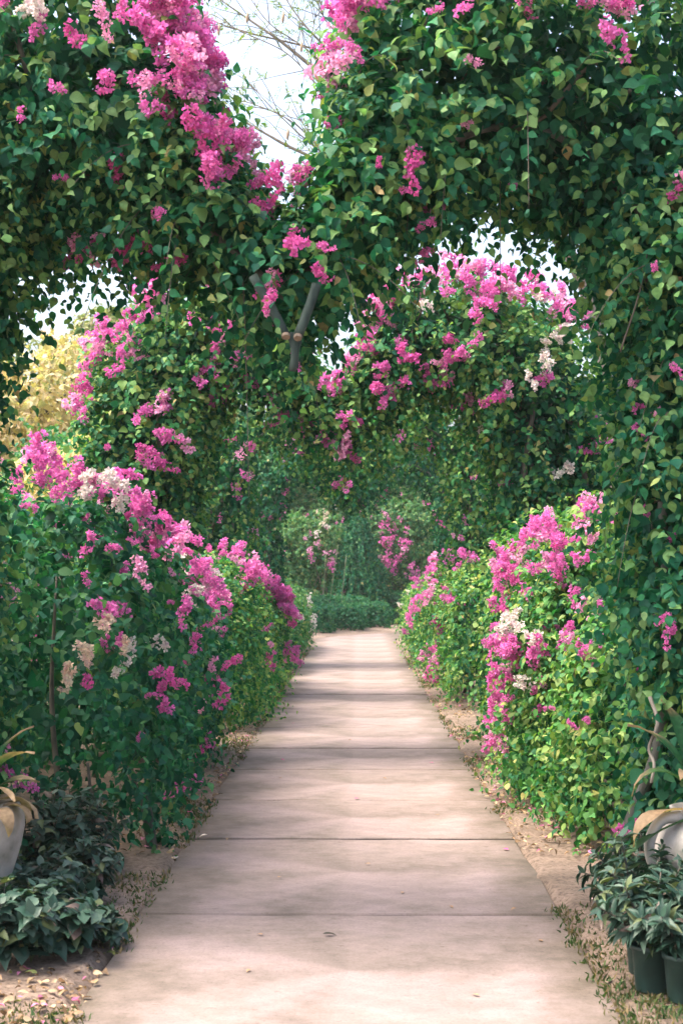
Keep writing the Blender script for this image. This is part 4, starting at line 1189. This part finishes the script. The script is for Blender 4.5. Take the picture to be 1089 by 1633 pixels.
for k, (px, py, lb, tp, sp, wd) in enumerate([(25, 1540, 'nearest dark shrub at the lower left, broad leaves over deep shadow', .38, .24, 1.05), (100, 1525, 'low broad leaved shrub leaning out toward the left path edge', .30, .22, 1.1),
                                           (85, 1475, 'dark shrub in the second row beside the pale broken branch', .36, .25, .9), (10, 1480, 'dark shrub right below the tall white urn', .38, .24, .9), (135, 1440, 'small leaved shrub at the foot of the left bush', .36, .22, .7),
                                           (70, 1405, 'tallest dark shrub filling the foot of the left bush', .62, .30, .8), (130, 1395, 'dark shrub around the crooked stem under the left bush', .50, .28, .75), (60, 1510, 'grey-green shrub between the urn and the leaning shrub', .34, .22, .85), (160, 1505, 'smallest broad leaved sprig on bare soil at the left path edge', .16, .10, 1.2)]):
    x, Y = gx(px, py); pot_plant(x, Y, lb, tp, sp, 6 if k == 8 else 16, 520 + k, wd, .095, group='low shrubs at the left path edge', pot=False)

# ================================================================== SMALL THINGS ON THE GROUND
def grass():
    r_ = np.random.default_rng(91)
    # tufts along both verges, ragged and thin
    m = 6500
    Y = 4.9 + 26 * r_.random(m) ** 1.6
    side = r_.random(m) < .5
    off = np.abs(r_.normal(0.02, .22, m)) + r_.choice([0, 0, .15], m)
    x = np.where(side, PX0 - off + .03, PX1 + off - .03)
    P = np.column_stack([x, Y, np.zeros(m)])
    dens = noise3(P, 2.6, 33) + .4 * noise3(P, 8, 34)
    near = (Y < 7.2)
    P = P[(dens > .15) | (near & (dens > -.5))]
    P = np.repeat(P, 5, 0); m = len(P)
    P[:, :2] += r_.normal(0, .022, (m, 2)); P[:, 2] = .0
    B = Leaves()
    c = np.array([(.05, .10, .035), (.08, .12, .045), (.14, .13, .06), (.24, .18, .10)])[r_.choice(4, m, p=[.3, .28, .24, .18])] * r_.uniform(.7, 1.2, (m, 1))
    B.add(P, r_.normal(0, .6, (m, 3)) + [0, 0, 1], r_.normal(size=(m, 3)), r_.uniform(.014, .042, m), r_.uniform(.18, .55, m), c, np.zeros(m, int))
    B.join()
    o = link('grass', B.mesh('grass', np.ones(m, bool), M_leaf, 1))
    tag(o, 'thin ragged grass and weeds along both edges of the path', 'grass', kind='stuff')
grass()

def litter():
    r_ = np.random.default_rng(93)
    m = 7500
    Y = 4.8 + 24 * r_.random(m) ** 1.5
    side = r_.random(m) < .5
    off = np.abs(r_.normal(.28, .35, m))
    x = np.where(side, PX0 - off + .02, PX1 + off - .02)
    P = np.column_stack([x, Y, .030 + .02 * r_.random(m)])
    P = P[(noise3(P, 3, 36) > -.35)]; m = len(P)
    edge = np.maximum(PX0 - P[:, 0], P[:, 0] - PX1)
    P[:, 2] = np.where(edge < .12, .012, .030) + np.clip((edge - .25) / 1.2, 0, 1) * .05 + r_.uniform(-.004, .008, m)
    B = Leaves()
    c = np.array([(.30, .20, .12), (.42, .30, .18), (.50, .38, .24), (.16, .11, .07), (.55, .20, .33), (.22, .24, .08)])[r_.choice(6, m, p=[.25, .23, .14, .2, .10, .08])] * r_.uniform(.7, 1.2, (m, 1))
    d = r_.normal(size=(m, 3)); d[:, 2] *= .25
    B.add(P, d, r_.normal(0, .35, (m, 3)) + [0, 0, 1], r_.uniform(.012, .05, m), r_.uniform(.4, 1.1, m), c, np.zeros(m, int))
    B.join()
    o = link('leaf_litter', B.mesh('leaf_litter', np.ones(m, bool), M_dry, 0))
    tag(o, 'dry leaf litter and petals scattered on the soil beside the path', 'leaf litter', kind='stuff')
litter()

def fallen(name, px, py, L, wd, colr, label, group, seed):
    x, Y = gx(px, py)
    r_ = np.random.default_rng(seed)
    V = LEAF_V.copy(); V[:, 0] *= wd; V[:, 2] = V[:, 2] * r_.uniform(.6, 1.8) ; V *= L
    V[:, 2] -= V[:, 2].min()
    me = tri_mesh(name, V, LEAF_T, np.repeat(np.array(colr)[None] * r_.uniform(.85, 1.15), len(LEAF_V), 0), M_dry)
    o = link(name, me)
    edge = max(PX0 - x, x - PX1)
    o.location = (x, Y, .005 if edge < 0 else .03)
    o.rotation_euler = (0, 0, r_.uniform(0, 6.28))
    tag(o, label, name.replace('_', ' '), group)
ORD = ['nearest', 'second', 'third', 'fourth', 'fifth', 'sixth', 'seventh', 'eighth', 'ninth', 'tenth', 'eleventh']
def where(px, py):
    x, Y = gx(px, py)
    q = max(0, sum(j < Y for j in JOINTS) - 3)
    side = 'left side' if x < -.4 else 'right side' if x > .35 else 'middle'
    return 'on the %s slab counted from the viewer, %s' % (ORD[min(q, 10)], side)
PG = 'pink petals dropped on the path'; LG = 'dry leaves dropped on the path'
for k, (a, b) in enumerate([(565, 1272), (448, 1211), (300, 1300), (690, 1215), (468, 1153), (800, 1350)]):
    fallen('fallen_petal', a, b, .04, 1.1, (.55, .10, .26), 'small pink petal ' + where(a, b), PG, 600 + k)
fallen('fallen_petal', 283, 1366, .035, 1.2, (.8, .76, .72), 'white petal lying on the shaded left edge of the path', None, 610)
fallen('fallen_petal', 333, 1331, .05, .8, (.8, .72, .62), 'long white petal by the slab joint near the left edge', None, 611)
for k, (a, b) in enumerate([(364, 1336), (445, 1397), (700, 1297), (640, 1420), (860, 1495), (420, 1487), (590, 1375), (715, 1440), (560, 1180), (610, 1240), (450, 1240), (820, 1445), (400, 1540), (760, 1580)]):
    fallen('fallen_leaf', a, b, .036, .7, (.34, .22, .13), 'curled brown leaf ' + where(a, b), LG, 620 + k)
fallen('fallen_leaf', 515, 1487, .062, .6, (.05, .05, .04), 'dark mark in the middle of the nearest slab, added as a flat leaf shape', None, 650)  # leaf shape added in place of a dark mark on the concrete
fallen('fallen_leaf', 934, 1436, .055, .8, (.75, .55, .48), 'pale pink curled leaf under the right potted shrubs', None, 651)

# ------------------------------------------------------------------ build all foliage now
finish_plants()

# ------------------------------------------------------------------ haze
def haze(density):
    m, N, L = new_mat('haze')
    out = N.new('ShaderNodeOutputMaterial')
    v = N.new('ShaderNodeVolumePrincipled')
    v.inputs['Color'].default_value = (0.90, 0.93, 0.90, 1)
    v.inputs['Density'].default_value = density
    v.inputs['Anisotropy'].default_value = 0.2
    L.new(v.outputs[0], out.inputs['Volume'])
    x0, x1, y0, y1, z0, z1 = -156, 156, -156, 156, -1.2, 14.0
    V = [(x0, y0, z0), (x1, y0, z0), (x1, y1, z0), (x0, y1, z0), (x0, y0, z1), (x1, y0, z1), (x1, y1, z1), (x0, y1, z1)]
    F = [(0, 3, 2, 1), (4, 5, 6, 7), (0, 1, 5, 4), (1, 2, 6, 5), (2, 3, 7, 6), (3, 0, 4, 7)]
    o = link('haze', poly_mesh('haze', V, F, m))
    tag(o, 'thin pale haze in the air over the garden', 'haze', kind='stuff')
haze(0.0005)

tris = sum(len(o.data.polygons) for o in sc.objects if o.type == 'MESH')
print('polygons about', tris, 'objects', len(sc.objects))
